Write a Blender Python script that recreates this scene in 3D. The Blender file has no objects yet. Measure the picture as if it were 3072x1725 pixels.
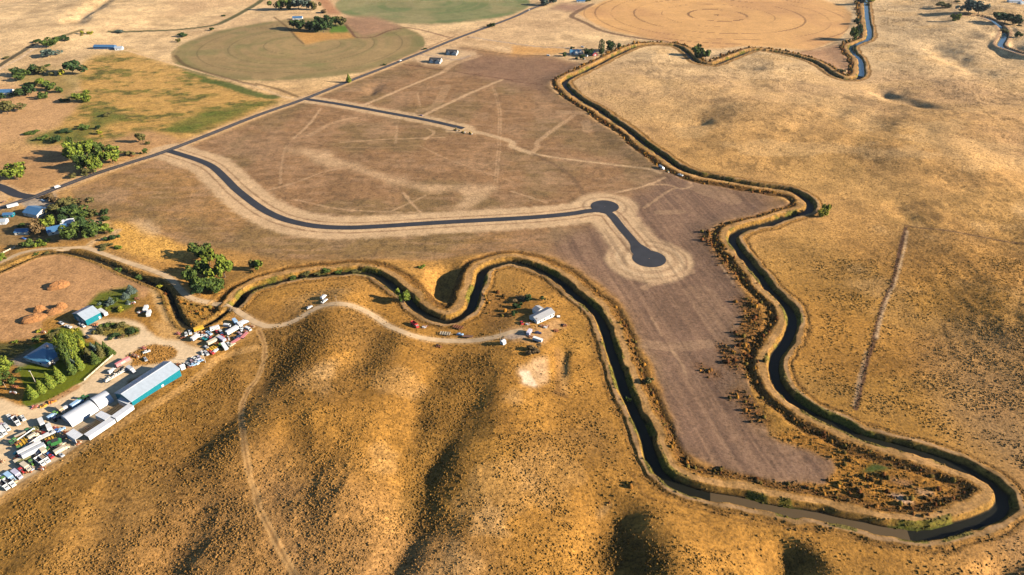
import bpy, math, random
import numpy as np
from mathutils import Vector

random.seed(7)
rng = np.random.default_rng(11)
SC = bpy.context.scene
COL = SC.collection
R = math.radians

# ------------------------------------------------------------------ camera, sky, sun, exposure
F_PX, CX, CY = 2048.0, 1536.0, 862.5          # calibration in photograph pixels (3072 x 1725)
PITCH, CAM_H = R(33.0), 280.0
cam_d = bpy.data.cameras.new('camera')
cam = bpy.data.objects.new('camera', cam_d)
COL.objects.link(cam)
cam_d.sensor_fit = 'HORIZONTAL'; cam_d.sensor_width = 36.0; cam_d.lens = 24.0
cam_d.clip_start = 1.0; cam_d.clip_end = 60000.0
cam.location = (0, 0, CAM_H)
cam.rotation_euler = (math.pi / 2 - PITCH, 0, 0)
SC.camera = cam

SUN_EL, SUN_AZ = R(20.0), math.atan2(1.0, -0.17)   # azimuth measured from +Y towards +X
w = bpy.data.worlds.new('World'); SC.world = w; w.use_nodes = True
wn = w.node_tree.nodes; wl = w.node_tree.links
sky = wn.new('ShaderNodeTexSky'); sky.sky_type = 'NISHITA'; sky.sun_disc = False
sky.sun_elevation = SUN_EL; sky.sun_rotation = SUN_AZ; sky.altitude = 800; sky.dust_density = 0.2; sky.ozone_density = 3.0
bg = wn['Background']; bg.inputs['Strength'].default_value = 0.055
wl.new(sky.outputs[0], bg.inputs[0])
sun_d = bpy.data.lights.new('sun', 'SUN'); sun = bpy.data.objects.new('sun', sun_d); COL.objects.link(sun)
sun_d.energy = 5.0; sun_d.angle = R(0.5); sun_d.color = (1.0, 0.88, 0.71)
sdir = Vector((math.sin(SUN_AZ) * math.cos(SUN_EL), math.cos(SUN_AZ) * math.cos(SUN_EL), math.sin(SUN_EL)))
sun.rotation_euler = sdir.to_track_quat('Z', 'Y').to_euler()
sun.location = (400, -100, 400)
SC.view_settings.view_transform = 'Standard'; SC.view_settings.look = 'None'
SC.view_settings.exposure = 1.55; SC.view_settings.gamma = 1.0
SC.cycles.max_bounces = 4; SC.cycles.diffuse_bounces = 0; SC.cycles.glossy_bounces = 2
SC.cycles.transparent_max_bounces = 4

# ------------------------------------------------------------------ helpers: numbers
def lin(c):
    c = np.asarray(c, float) / 255.0
    return np.where(c <= 0.04045, c / 12.92, ((c + 0.055) / 1.055) ** 2.4)
ALB_K = np.array([0.58, 0.60, 0.62])
def alb(r, g, b):
    """measured sunlit sRGB colour -> base colour"""
    return lin((r, g, b)) * ALB_K
def sstep(a, b, x):
    t = np.clip((x - a) / (b - a + 1e-9), 0, 1)
    return t * t * (3 - 2 * t)
TAB = rng.random((256, 256))
def vnoise(x, y, seed=0):
    x = np.asarray(x, float) + seed * 17.31; y = np.asarray(y, float) + seed * 9.77
    xi = np.floor(x).astype(np.int64); yi = np.floor(y).astype(np.int64)
    fx = x - xi; fy = y - yi
    fx = fx * fx * (3 - 2 * fx); fy = fy * fy * (3 - 2 * fy)
    a = TAB[xi & 255, yi & 255]; b = TAB[(xi + 1) & 255, yi & 255]
    c = TAB[xi & 255, (yi + 1) & 255]; d = TAB[(xi + 1) & 255, (yi + 1) & 255]
    return (a * (1 - fx) + b * fx) * (1 - fy) + (c * (1 - fx) + d * fx) * fy
def fbm(x, y, scale, octv=3, seed=0):
    s = 0; amp = 1; tot = 0; f = 1.0 / scale
    for i in range(octv):
        s = s + amp * vnoise(x * f, y * f, seed + i * 3); tot += amp; amp *= 0.5; f *= 2.03
    return s / tot
def t(c, r, *pts):
    """points read off an enlarged quarter strip of the photograph -> photograph pixels"""
    ox = c * 768; oy = (0, 432, 864, 1293)[r]
    return [(ox + x / 3.3477, oy + y / 3.3477) for x, y in pts]
def unproj(px, py, z=0.0):
    dx = (np.asarray(px, float) - CX) / F_PX; dy = (CY - np.asarray(py, float)) / F_PX
    rz = -math.sin(PITCH) + dy * math.cos(PITCH)
    k = (z - CAM_H) / np.minimum(rz, -1e-3)
    return k * dx, k * (math.cos(PITCH) + dy * math.sin(PITCH))
def proj0(x, y, z=0.0):
    rel = z - CAM_H
    dep = y * math.cos(PITCH) - rel * math.sin(PITCH)
    return CX + F_PX * x / dep, CY - F_PX * (y * math.sin(PITCH) + rel * math.cos(PITCH)) / dep
def px_per_m(px, py):
    x, y = unproj(px, py)
    return F_PX / (y * math.cos(PITCH) + CAM_H * math.sin(PITCH))

# ------------------------------------------------------------------ ground sheet: its sampling
STEP = 2.1
U = np.concatenate([np.linspace(-2600, -420, 40)[:-1], np.arange(-420, 3072 + 420, STEP), np.linspace(3072 + 420, 3072 + 2600, 40)[1:]])
V = np.concatenate([np.array([-458, -448, -436, -420, -400, -375, -345, -310, -270, -230, -190]), np.arange(-160, 1725 + 260, STEP), np.linspace(1725 + 260, 3000, 30)[1:]])
NU, NV = len(U), len(V)
UU, VV = np.meshgrid(U, V)
X, Y = unproj(UU, VV)

def dense(pts, step=5.0, closed=False):
    """smooth (Catmull-Rom) world polyline"""
    P = np.array(pts, float)
    if closed: P = np.vstack([P[-1], P, P[0], P[1]])
    else: P = np.vstack([2 * P[0] - P[1], P, 2 * P[-1] - P[-2]])
    out = []
    for i in range(1, len(P) - 2):
        p0, p1, p2, p3 = P[i - 1], P[i], P[i + 1], P[i + 2]
        n = max(1, int(np.linalg.norm(p2 - p1) / step))
        for k in range(n):
            s = k / n
            out.append(0.5 * ((2 * p1) + (p2 - p0) * s + (2 * p0 - 5 * p1 + 4 * p2 - p3) * s * s + (3 * p1 - p0 - 3 * p2 + p3) * s ** 3))
    out.append(P[-2])
    return np.array(out)
def flat(pts):
    a = np.array(pts); x, y = unproj(a[:, 0], a[:, 1]); return np.stack([x, y], 1)
def idx_range(wpts, maxd):
    """index window of the ground sheet that holds everything within maxd of the points"""
    c = []
    for dx in (-maxd, maxd):
        for dy in (-maxd, maxd):
            yy = np.maximum(wpts[:, 1] + dy, 60.0)
            c.append(np.stack(proj0(wpts[:, 0] + dx, yy), 1))
    c = np.vstack(c)
    i0 = max(0, np.searchsorted(U, c[:, 0].min()) - 1); i1 = min(NU, np.searchsorted(U, c[:, 0].max()) + 1)
    j0 = max(0, np.searchsorted(V, c[:, 1].min()) - 1); j1 = min(NV, np.searchsorted(V, c[:, 1].max()) + 1)
    return j0, max(j1, j0), i0, max(i1, i0)
def dist_field(wp, maxd, gx=None, gy=None):
    """distance, signed distance (+ = left of travel) and arc length, in the window round the polyline"""
    j0, j1, i0, i1 = idx_range(wp, maxd)
    sh = (j1 - j0, i1 - i0)
    D = np.full(sh, 1e9); S = np.full(sh, 1e9); A = np.zeros(sh)
    arc = 0.0
    for a, b in zip(wp[:-1], wp[1:]):
        l = np.linalg.norm(b - a)
        if l < 1e-6: continue
        q0, q1, p0, p1 = idx_range(np.array([a, b]), maxd)
        if q1 <= q0 or p1 <= p0: arc += l; continue
        xs = X[q0:q1, p0:p1] - a[0]; ys = Y[q0:q1, p0:p1] - a[1]
        d = (b - a) / l
        s = np.clip(xs * d[0] + ys * d[1], 0, l)
        dx = xs - s * d[0]; dy = ys - s * d[1]
        dd = np.sqrt(dx * dx + dy * dy)
        sl = np.s_[q0 - j0:q1 - j0, p0 - i0:p1 - i0]
        m = dd < D[sl]
        sg = np.sign(d[0] * ys - d[1] * xs)
        D[sl] = np.where(m, dd, D[sl]); S[sl] = np.where(m, sg * dd, S[sl]); A[sl] = np.where(m, arc + s, A[sl])
        arc += l
    return np.s_[j0:j1, i0:i1], D, S, A

# ------------------------------------------------------------------ the canal, read off the photograph
canal_px = (t(3, 0, (980, -190), (985, 40), (1000, 200), (1022, 320), (1005, 390), (930, 420), (845, 465), (862, 530), (925, 590), (942, 680), (932, 755), (860, 790), (750, 787), (640, 737), (560, 678), (430, 608), (300, 568), (150, 533), (0, 508))
    + t(2, 0, (2430, 500), (2300, 540), (2100, 618), (2000, 645), (1850, 615), (1780, 550), (1700, 482), (1600, 450), (1400, 445), (1250, 462), (1080, 530), (900, 622), (700, 722), (570, 782), (525, 835), (600, 920), (700, 1000), (850, 1082), (1000, 1190), (1200, 1325))
    + t(2, 1, (1340, 0), (1480, 90), (1600, 180), (1720, 250), (1850, 300), (2100, 345), (2350, 395))
    + t(3, 1, (0, 425), (200, 452), (330, 505), (415, 570), (425, 625), (375, 675), (250, 708), (100, 750), (0, 795))
    + t(2, 1, (2470, 805), (2350, 840), (2245, 885), (2215, 935), (2245, 1010), (2310, 1095), (2400, 1205), (2500, 1325))
    + t(3, 2, (30, 10), (130, 100), (205, 180), (252, 280), (255, 350), (210, 475), (130, 590), (75, 690), (62, 800), (85, 900), (150, 1000), (250, 1105), (400, 1210), (550, 1290), (750, 1372))
    + t(3, 3, (900, 15), (1200, 108), (1500, 188), (1800, 288), (2050, 388), (2250, 500), (2362, 610), (2375, 715), (2290, 815), (2100, 888), (1900, 948), (1700, 1005), (1550, 1022), (1300, 995), (1000, 938), (700, 872), (400, 812), (0, 745))
    + t(2, 3, (2300, 680), (2000, 625), (1800, 575), (1600, 485), (1480, 385), (1420, 255), (1370, 130))
    + t(2, 2, (1320, 1420), (1230, 1225), (1130, 1000), (1070, 800), (1010, 650), (960, 480), (895, 310), (820, 210), (720, 120), (590, 20))
    + t(2, 1, (450, 1340), (330, 1278), (200, 1220), (0, 1172))
    + t(1, 1, (2450, 1190), (2340, 1220), (2265, 1290), (2230, 1420))
    + t(1, 2, (2192, 80), (2150, 190), (2050, 275), (1900, 325), (1750, 278), (1620, 200), (1540, 120), (1450, 25))
    + t(1, 1, (1330, 1380), (1220, 1310), (1080, 1272), (900, 1275), (700, 1300), (500, 1312), (330, 1342), (150, 1390), (0, 1432))
    + t(0, 2, (2450, 55), (2390, 130), (2345, 180)))
tail_px = (t(0, 2, (2275, 228), (2180, 300), (2050, 370), (1940, 398), (1850, 365), (1785, 280), (1735, 150), (1700, 60))
    + t(0, 1, (1640, 1440), (1500, 1382), (1250, 1282), (1100, 1205), (900, 1132), (700, 1082), (580, 1078), (400, 1108), (200, 1185), (0, 1272), (-300, 1380)))
CANAL = dense(flat(canal_px), 5.0)
TAIL = dense(flat(tail_px), 5.0)

# ------------------------------------------------------------------ relief (metres), before the canal is cut
k = 6
cx_, cy_ = X[::k, ::k], Y[::k, ::k]
def coarse_signed(poly):
    P = poly[::3]
    best = np.full(cx_.shape, 1e9); sg = np.zeros(cx_.shape)
    for a, b in zip(P[:-1], P[1:]):
        l = np.linalg.norm(b - a); d = (b - a) / l
        xs = cx_ - a[0]; ys = cy_ - a[1]
        s = np.clip(xs * d[0] + ys * d[1], 0, l)
        dx = xs - s * d[0]; dy = ys - s * d[1]
        dd = dx * dx + dy * dy
        m = dd < best
        best = np.where(m, dd, best); sg = np.where(m, np.sign(d[0] * ys - d[1] * xs), sg)
    return np.sqrt(best) * sg
sd = coarse_signed(np.vstack([CANAL, TAIL]))
def upsample(c):
    cu, cv = U[::k], V[::k]
    iu = np.clip(np.searchsorted(cu, U) - 1, 0, len(cu) - 2); iv = np.clip(np.searchsorted(cv, V) - 1, 0, len(cv) - 2)
    fu = np.clip((U - cu[iu]) / (cu[iu + 1] - cu[iu]), 0, 1)[None, :]; fv = np.clip((V - cv[iv]) / (cv[iv + 1] - cv[iv]), 0, 1)[:, None]
    I, J = np.meshgrid(iu, iv)
    return (c[J, I] * (1 - fu) + c[J, I + 1] * fu) * (1 - fv) + (c[J + 1, I] * (1 - fu) + c[J + 1, I + 1] * fu) * fv
def gauss(px, py, rad, rady=None):
    x, y = unproj(px, py)
    return np.exp(-(((X - x) / rad) ** 2 + ((Y - y) / (rady or rad)) ** 2))
SD = upsample(sd)
hill2 = sstep(9, 32, SD); hill = sstep(10, 170, SD)                       # 0 at the canal, 1 well up the hillside
near_cam = sstep(620, 380, Y)
yard_flat = np.clip(gauss(150, 1150, 120) * 1.3 + gauss(560, 1010, 70) * 1.2 + gauss(60, 1330, 90) * 1.3 + gauss(350, 1080, 80), 0, 1)
yard_flat = np.maximum(yard_flat, sstep(-40, -90, X) * sstep(330, 380, Y) * sstep(620, 560, Y) * 0.0)
rough = fbm(X, Y, 150, 3, 1) - 0.5
H = hill * (7.0 + 20.0 * rough + 5 * (fbm(X, Y, 55, 2, 5) - 0.5)) * (1 - yard_flat)
H += -2.6 * sstep(-8, -45, SD) + 2.4 * (fbm(X, Y, 170, 2, 9) - 0.5) * sstep(-20, -90, SD)
far_left = sstep(900, 1300, Y) * sstep(-150, -420, X)
H += far_left * (16 * fbm(X, Y, 260, 3, 4) - 4)
for pts, rh, hw in ((t(1, 2, (880, 170), (800, 480), (690, 800), (560, 1150), (480, 1500)), 5.0, 24), (t(1, 2, (1480, 520), (1380, 850), (1220, 1200), (1050, 1500)) + t(1, 3, (900, 700)), 4.0, 22),
        (t(2, 2, (-40, 760), (-120, 1200)) + t(1, 3, (2380, 300), (2300, 800), (2250, 1500)), 3.5, 26), (t(0, 2, (1500, 1250), (1300, 1500)) + t(0, 3, (900, 700), (600, 1300)), 3.5, 26), (t(0, 3, (2400, 200), (2300, 700), (2250, 1400)), 3.0, 22), (t(2, 3, (1650, 900), (1700, 1500)), 4, 20), (t(2, 2, (300, 300), (100, 480), (350, 700)), 3.0, 24)):
    sl, D, S, A = dist_field(dense(flat(pts), 8), hw * 3.2)
    if D.size: H[sl] += rh * np.exp(-(D / hw) ** 2) * (D < 1e8) * (0.7 + 0.6 * fbm(X[sl], Y[sl], 45, 2, 88)) * sstep(2, 40, SD[sl])
# ravines: (points, depth, half width)
gul = [
    (t(1, 2, (1330, 470), (1220, 640), (1080, 740), (900, 900), (680, 1010), (420, 1230)) + t(1, 3, (340, 120), (280, 420), (180, 800)), 2.6, 13),
    (t(1, 2, (2420, 690), (2280, 860), (2170, 1080), (2030, 1380)) + t(1, 3, (1850, 220), (1700, 470), (1600, 800), (1520, 1060), (1380, 1440)), 3.4, 11),
    (t(1, 2, (1860, 700), (1790, 920), (1650, 1120), (1620, 1380)) + t(1, 3, (1560, 300)), 2.2, 10),
    (t(2, 3, (1190, 610), (1080, 800), (985, 1000), (945, 1180), (960, 1445), (940, 1700)), 6.5, 15),
    (t(3, 3, (330, 1080), (250, 1250), (210, 1445), (200, 1650)), 6, 13),
    (t(3, 3, (2300, 1250), (2450, 1445), (2571, 1600)), 6, 10),
    (t(1, 1, (1960, 1170), (1920, 1300), (1900, 1440)) + t(1, 2, (1930, 90), (1990, 150)), 9, 11),
    (t(0, 3, (2150, 500), (2080, 900), (1780, 1350), (1600, 1600)), 1.8, 11),
    (t(0, 3, (1150, 350), (1080, 600), (940, 1100), (850, 1445)), 1.6, 10),
    (t(0, 2, (2250, 800), (2300, 560)) , 1.2, 8),
    (t(2, 2, (520, 560), (500, 760), (480, 1000)), 2.6, 4.5),
    (t(1, 0, (1220, 790), (1160, 900), (1110, 960)), 3, 10),
    (t(0, 0, (740, 300), (760, 230), (850, 160), (960, 70), (1110, -20)), 7, 18),
    (t(3, 1, (1180, 560), (1300, 680), (1420, 780), (1560, 830)), 1.8, 9),
    (t(3, 0, (900, 830), (1150, 920), (1300, 1010), (1600, 1120), (1900, 1180)), 6, 18),
    (t(2, 0, (2150, 640), (2350, 680), (2571, 700)), 4, 12),
    (t(3, 0, (1650, 420), (1750, 560), (2050, 740), (2300, 860)), 5, 20),
    (t(2, 0, (1650, 1290), (1750, 1260), (2050, 1250)), 3, 10),
]
for pts, dep, hw in gul:
    sl, D, S, A = dist_field(dense(flat(pts), 8), hw * 3.0)
    if D.size == 0: continue
    L_ = A.max(); ends = sstep(0, min(60, L_ * .35), A) * (sstep(L_, L_ - min(60, L_ * .35), A) if pts[-1][1] < 1700 else 1)
    wv = fbm(X[sl], Y[sl], 22, 2, 77) - 0.5; D = np.where(D < 1e8, D * (1 + 0.9 * wv), D); ends = ends * (0.6 + 0.8 * fbm(X[sl], Y[sl], 35, 2, 78))
    # right (sunward) wall steeper, left wall gentler
    hwv = np.where(S > 0, hw * 1.0, hw * 1.0)
    H[sl] -= dep * ends * np.exp(-(D / hwv) ** 2) * np.where(D < 1e8, 1, 0)
H += 0.35 * (fbm(X, Y, 14, 2, 21) - 0.5) * (0.25 + hill) * 2.0
H += hill * near_cam * (1 - yard_flat) * (1.5 * (np.abs(fbm(X, Y * .7, 24, 3, 131) - 0.5)) * -2.0 + 0.7 * (fbm(X, Y, 6, 3, 133) - 0.5))
H += hill * (1 - near_cam) * 1.6 * (fbm(X, Y * .7, 30, 3, 135) - 0.5)

def interp_grid(G, x, y):
    u, v = proj0(np.asarray(x, float), np.maximum(np.asarray(y, float), 40.0))
    iu = np.clip(np.searchsorted(U, u) - 1, 0, NU - 2); iv = np.clip(np.searchsorted(V, v) - 1, 0, NV - 2)
    fu = np.clip((u - U[iu]) / (U[iu + 1] - U[iu]), 0, 1); fv = np.clip((v - V[iv]) / (V[iv + 1] - V[iv]), 0, 1)
    return (G[iv, iu] * (1 - fu) + G[iv, iu + 1] * fu) * (1 - fv) + (G[iv + 1, iu] * (1 - fu) + G[iv + 1, iu + 1] * fu) * fv
def ground(x, y): return interp_grid(H, x, y)
def at(px, py):
    """the point of the ground seen at a photograph pixel"""
    z = np.zeros(np.shape(px))
    for _ in range(14):
        x, y = unproj(px, py, z); z = 0.5 * z + 0.5 * ground(x, y)
    x, y = unproj(px, py, z)
    return x, y, ground(x, y)
def land(pts):
    a = np.array(pts, float); x, y, z = at(a[:, 0], a[:, 1]); return np.stack([x, y], 1)

# ------------------------------------------------------------------ cut the canal and its banks
def prof(sd_, keys):
    xs = [q[0] for q in keys]; zs = [q[1] for q in keys]
    return np.interp(sd_, xs, zs)
canal_keys = [(-20, -2.7), (-16.5, -2.3), (-11.8, 0.35), (-10.5, 0.6), (-5.2, 0.5), (-2.3, -3.7), (2.3, -3.7), (5.0, 0.5), (8.2, 0.5), (10.2, -0.4), (13, 0.4)]
sl_c, D_c, S_c, A_c = dist_field(CANAL, 26)
wob = (fbm(X[sl_c], Y[sl_c], 9, 2, 31) - 0.5) * 3.6 + (fbm(X[sl_c], Y[sl_c], 45, 2, 35) - 0.5) * 3.0 * sstep(8, 12, D_c)
sdn = S_c + wob * sstep(2.2, 4.5, D_c)
pz = prof(sdn, canal_keys) + 0.5 * (fbm(X[sl_c], Y[sl_c], 30, 2, 36) - 0.5) * (D_c > 4) + 0.35 * (fbm(X[sl_c], Y[sl_c], 5, 2, 37) - 0.5) * (D_c > 3)
wgt = np.where(sdn < 0, 1 - sstep(13, 21, -sdn), 1 - sstep(8.5, 13, sdn)) * (D_c < 1e8)
H[sl_c] = H[sl_c] * (1 - wgt) + pz * wgt
tail_keys = [(-13, -0.6), (-8, 0.5), (-3.8, 0.4), (-1.6, -2.0), (1.6, -2.0), (3.8, 0.4), (6, 0.6), (9, 0.3)]
sl_t, D_t, S_t, A_t = dist_field(TAIL, 14)
pzt = prof(S_t + (fbm(X[sl_t], Y[sl_t], 7, 2, 33) - 0.5) * 1.2, tail_keys)
wt = (1 - sstep(4.5, 9, D_t)) * (D_t < 1e8)
H[sl_t] = H[sl_t] * (1 - wt) + pzt * wt

# ------------------------------------------------------------------ ground colours
BRUSH = np.zeros((NV, NU)); COLR = np.zeros((NV, NU, 3)); DEN = np.zeros((NV, NU)); GRAIN = np.full((NV, NU), 0.7)
n1 = fbm(X, Y, 60, 4, 41); n2 = fbm(X, Y, 18, 3, 43); n3 = fbm(X, Y, 240, 3, 47); n4 = fbm(X, Y, 6, 2, 49)
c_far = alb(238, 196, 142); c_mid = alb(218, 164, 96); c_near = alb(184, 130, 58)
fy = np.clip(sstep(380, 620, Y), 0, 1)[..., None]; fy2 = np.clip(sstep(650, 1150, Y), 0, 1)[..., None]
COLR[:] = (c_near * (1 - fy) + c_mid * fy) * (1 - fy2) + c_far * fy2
COLR *= (0.60 + 0.75 * n2)[..., None]
dk = sstep(0.56, 0.74, n1)[..., None]
COLR[:] = COLR * (1 - 0.3 * dk) + alb(126, 98, 64) * 0.3 * dk
pinkish = sstep(0.5, 0.7, n3)[..., None] * 0.4
COLR[:] = COLR * (1 - pinkish) + alb(204, 158, 114) * pinkish
olive = sstep(0.5, 0.66, fbm(X, Y, 90, 3, 53))[..., None] * 0.12 * (1 - fy2)
COLR[:] = COLR * (1 - olive) + alb(160, 134, 68) * olive
DEN[:] = hill2 * sstep(0.44, 0.64, n1 * 0.4 + n2 * 0.35 + n4 * 0.25) * (0.26 + 0.16 * near_cam) + hill * 0.015 + 0.03 * hill * near_cam
DEN *= (1 - yard_flat)

hs = hill2 * sstep(330, 520, Y)
cl = sstep(.50, .60, fbm(X, Y * .55, 5.5, 3, 121)) * (.25 + .75 * sstep(.40, .58, fbm(X, Y, 34, 3, 123)))
COLR *= (1 - .30 * hs * cl)[..., None]
cl = sstep(.52, .66, fbm(X * .6, Y, 26, 4, 127)) * hs
COLR *= (1 - .10 * cl)[..., None]
cl = sstep(.54, .66, fbm(X * .7, Y, 48, 3, 129)) * hs
COLR[:] = COLR * (1 - .5 * cl[..., None]) + alb(232, 184, 122) * .5 * cl[..., None]
def blur(m, n):
    for _ in range(2):
        for ax in (0, 1):
            p = np.pad(m, [(n, n) if a == ax else (0, 0) for a in (0, 1)], mode='edge')
            c = np.cumsum(p, axis=ax); c = np.insert(c, 0, 0, axis=ax)
            L = m.shape[ax]
            m = (np.take(c, np.arange(2 * n + 1, 2 * n + 1 + L), axis=ax) - np.take(c, np.arange(0, L), axis=ax)) / (2 * n + 1)
    return m
def poly_mask(pts, warp=1.5, soft=1, world=None):
    wp = world if world is not None else land(pts)
    j0, j1, i0, i1 = idx_range(wp, 14)
    xs = X[j0:j1, i0:i1]; ys = Y[j0:j1, i0:i1]
    xs = xs + warp * 2 * (fbm(xs, ys, 9, 2, 61) - 0.5); ys = ys + warp * 2 * (fbm(xs, ys, 9, 2, 67) - 0.5)
    ins = np.zeros(xs.shape, bool)
    for (x1, y1), (x2, y2) in zip(wp, np.roll(wp, -1, 0)):
        if y1 == y2: continue
        c = ((y1 > ys) != (y2 > ys)) & (xs < (x2 - x1) * (ys - y1) / (y2 - y1) + x1)
        ins ^= c
    m = ins.astype(float)
    if soft: m = blur(m, soft)
    return np.s_[j0:j1, i0:i1], m
def put(sl, m, color, den=None, grain=None, var=0.35, vs=10):
    xs, ys = X[sl], Y[sl]
    c = np.asarray(color)[None, None, :] * (1 - var / 2 + var * fbm(xs, ys, vs, 3, 71))[..., None]
    COLR[sl] = COLR[sl] * (1 - m[..., None]) + c * m[..., None]
    if den is not None: DEN[sl] = DEN[sl] * (1 - m) + den * m
    if grain is not None: GRAIN[sl] = GRAIN[sl] * (1 - m) + grain * m
def area(pts, color, a=1.0, warp=1.5, soft=1, den=0.0, grain=0.5, var=0.35, vs=10):
    sl, m = poly_mask(pts, warp, soft); put(sl, m * a, color, den, grain, var, vs)
def disc(px, py, rad, color, a=1.0, soft=1, warp=1.0, den=0.0, grain=0.4, var=0.2, vs=14):
    x, y, _ = at(px, py); ang = np.linspace(0, 2 * math.pi, 48, endpoint=False)
    wpt = np.stack([x + rad * np.cos(ang), y + rad * np.sin(ang)], 1)
    sl, m = poly_mask(None, warp, soft, world=wpt); put(sl, m * a, color, den, grain, var, vs)
def line(pts, width, color, a=1.0, soft=0.8, den=0.0, grain=None, wob_=0.6, ruts=0, var=0.25, smooth=True, world=None):
    wp = world if world is not None else land(pts)
    if smooth: wp = dense(wp, 5)
    sl, D, S, A = dist_field(wp, width / 2 + 4)
    if D.size == 0: return
    D = D + wob_ * 2 * (fbm(X[sl], Y[sl], 5, 2, 73) - 0.5)
    m = 1 - sstep(width / 2 - soft, width / 2 + soft, D)
    m = np.where(D < 1e8, m, 0)
    m = m * (0.72 + 0.5 * fbm(X[sl], Y[sl], 7, 2, 79)).clip(0, 1) if a < 0.7 else m
    if ruts:
        m = m * (0.35 + 0.65 * (np.abs(np.abs(S) - ruts) < 0.8))
    put(sl, m * a, color, den, grain, var, 6)

BROWN = alb(162, 121, 82); PURPLE = alb(134, 103, 82); PALE = alb(222, 182, 136); TAN = alb(204, 154, 94)
GRAVEL = alb(244, 208, 162); GOLD = alb(214, 150, 60); SHADED_WEED = alb(124, 84, 38)
# graded and ploughed fields inside the canal
field = (t(1, 0, (480, 1000), (900, 830), (1480, 640), (2080, 470), (2571, 545)) + t(2, 0, (350, 560), (700, 640), (340, 850), (430, 950), (640, 1090), (800, 1200), (1200, 1440))
    + t(2, 1, (1450, 220), (1850, 370), (2300, 460), (2571, 500)) + t(3, 1, (280, 600), (0, 700)) + t(2, 1, (2050, 790), (1930, 900), (2060, 1180), (2300, 1440))
    + t(2, 2, (2350, 100), (2280, 500), (2350, 900)) + t(3, 3, (0, 60), (400, 200), (640, 290), (710, 430), (600, 530), (200, 545), (0, 480))
    + t(2, 3, (2400, 450), (2100, 380), (1850, 270), (1720, 150), (1650, 0)) + t(2, 2, (1590, 1250), (1530, 1000), (1420, 800), (1250, 450), (1080, 100), (960, 0))
    + t(2, 1, (700, 1270), (400, 1120), (0, 1080)) + t(1, 1, (2200, 1100), (1750, 1160), (1200, 1150), (700, 1170), (200, 1150)) + t(0, 1, (2300, 1050), (1800, 1000), (1500, 850), (900, 720), (700, 470), (1700, 90)) + t(1, 0, (0, 1200)))
area(field, BROWN, 1.0, warp=2, soft=2, den=0.0, grain=0.5, var=0.5, vs=16)
area(t(0, 1, (1700, 110), (2050, 220), (2500, 700), (2571, 780)) + t(1, 1, (300, 960), (1000, 950), (2000, 920), (2571, 880), (2571, 1000), (2200, 1080), (1750, 1140), (1200, 1140), (600, 1180), (100, 1150)) + t(0, 1, (2250, 1080), (1800, 1010), (1500, 880), (1100, 760), (850, 690), (640, 500)), alb(180, 134, 80), 0.75, warp=4, soft=8, den=0.004, grain=0.6, var=0.5, vs=14)
sl, m = poly_mask(field, 2, 2); xs, ys = X[sl], Y[sl]
put(sl, m * sstep(.48, .66, fbm(xs, ys, 55, 4, 101)) * .5, alb(126, 106, 66)); put(sl, m * sstep(.52, .7, fbm(xs, ys, 38, 4, 103)) * .4, alb(186, 146, 108)); put(sl, m * sstep(.52, .62, fbm(xs, ys, 5, 3, 105)) * .35, alb(104, 84, 58)); put(sl, m * sstep(.53, .63, fbm(xs + ys * .3, ys * 4, 22, 3, 107)) * .3, alb(196, 152, 112))
purple = (t(2, 1, (1700, 260), (2200, 440), (2571, 520), (2571, 690), (2050, 800), (1940, 900), (2070, 1180), (2330, 1440)) + t(2, 2, (2330, 150), (2250, 480), (2080, 640), (2280, 900), (2150, 1080), (2350, 1270), (2480, 1440))
    + t(3, 3, (100, 120), (400, 200), (640, 290), (710, 430), (600, 530), (200, 545), (0, 480)) + t(2, 3, (2400, 450), (2100, 380), (1850, 270), (1720, 150), (1650, 0))
    + t(2, 2, (1590, 1250), (1530, 1000), (1420, 800), (1250, 450), (1080, 100), (960, 0)) + t(2, 1, (800, 1330), (500, 1150), (350, 1000), (900, 800), (1250, 480)))
area(purple, PURPLE, 0.9, warp=6, soft=9, den=0.0, grain=0.45, var=0.45, vs=30)
area(t(2, 0, (0, 570), (350, 570), (690, 650), (400, 820), (330, 860), (430, 960)) + t(1, 0, (2000, 700), (2100, 560)), alb(150, 112, 88), 0.7, warp=4, soft=5)
# upper fields
area(t(0, 1, (-400, 1290), (0, 1290), (250, 1180), (560, 1090), (1000, 1190), (1480, 1400), (1560, 1440)) + t(0, 2, (1450, 100), (1000, 70), (860, 200), (600, 260), (430, 330), (380, 500), (200, 520), (0, 530), (-400, 540)), alb(197, 146, 96), 1.0, soft=2, var=0.45, vs=7)
area(t(0, 0, (-300, 860), (200, 860), (600, 760), (850, 1040), (760, 1150), (500, 1280), (250, 1370), (0, 1440), (-300, 1440)), alb(210, 160, 108), 0.9, soft=3, var=0.3)
area(t(0, 1, (-300, -20), (200, 90), (700, 60), (640, 300), (500, 420), (300, 500), (0, 400), (-300, 330)), alb(190, 142, 92), 0.9, soft=3, var=0.35)
area(t(0, 0, (1050, 1400), (1500, 1290), (1800, 1360), (1900, 1420)) + t(0, 1, (1500, 60), (1250, 150), (1200, 60)), alb(200, 150, 100), 0.8, soft=2)
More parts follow.
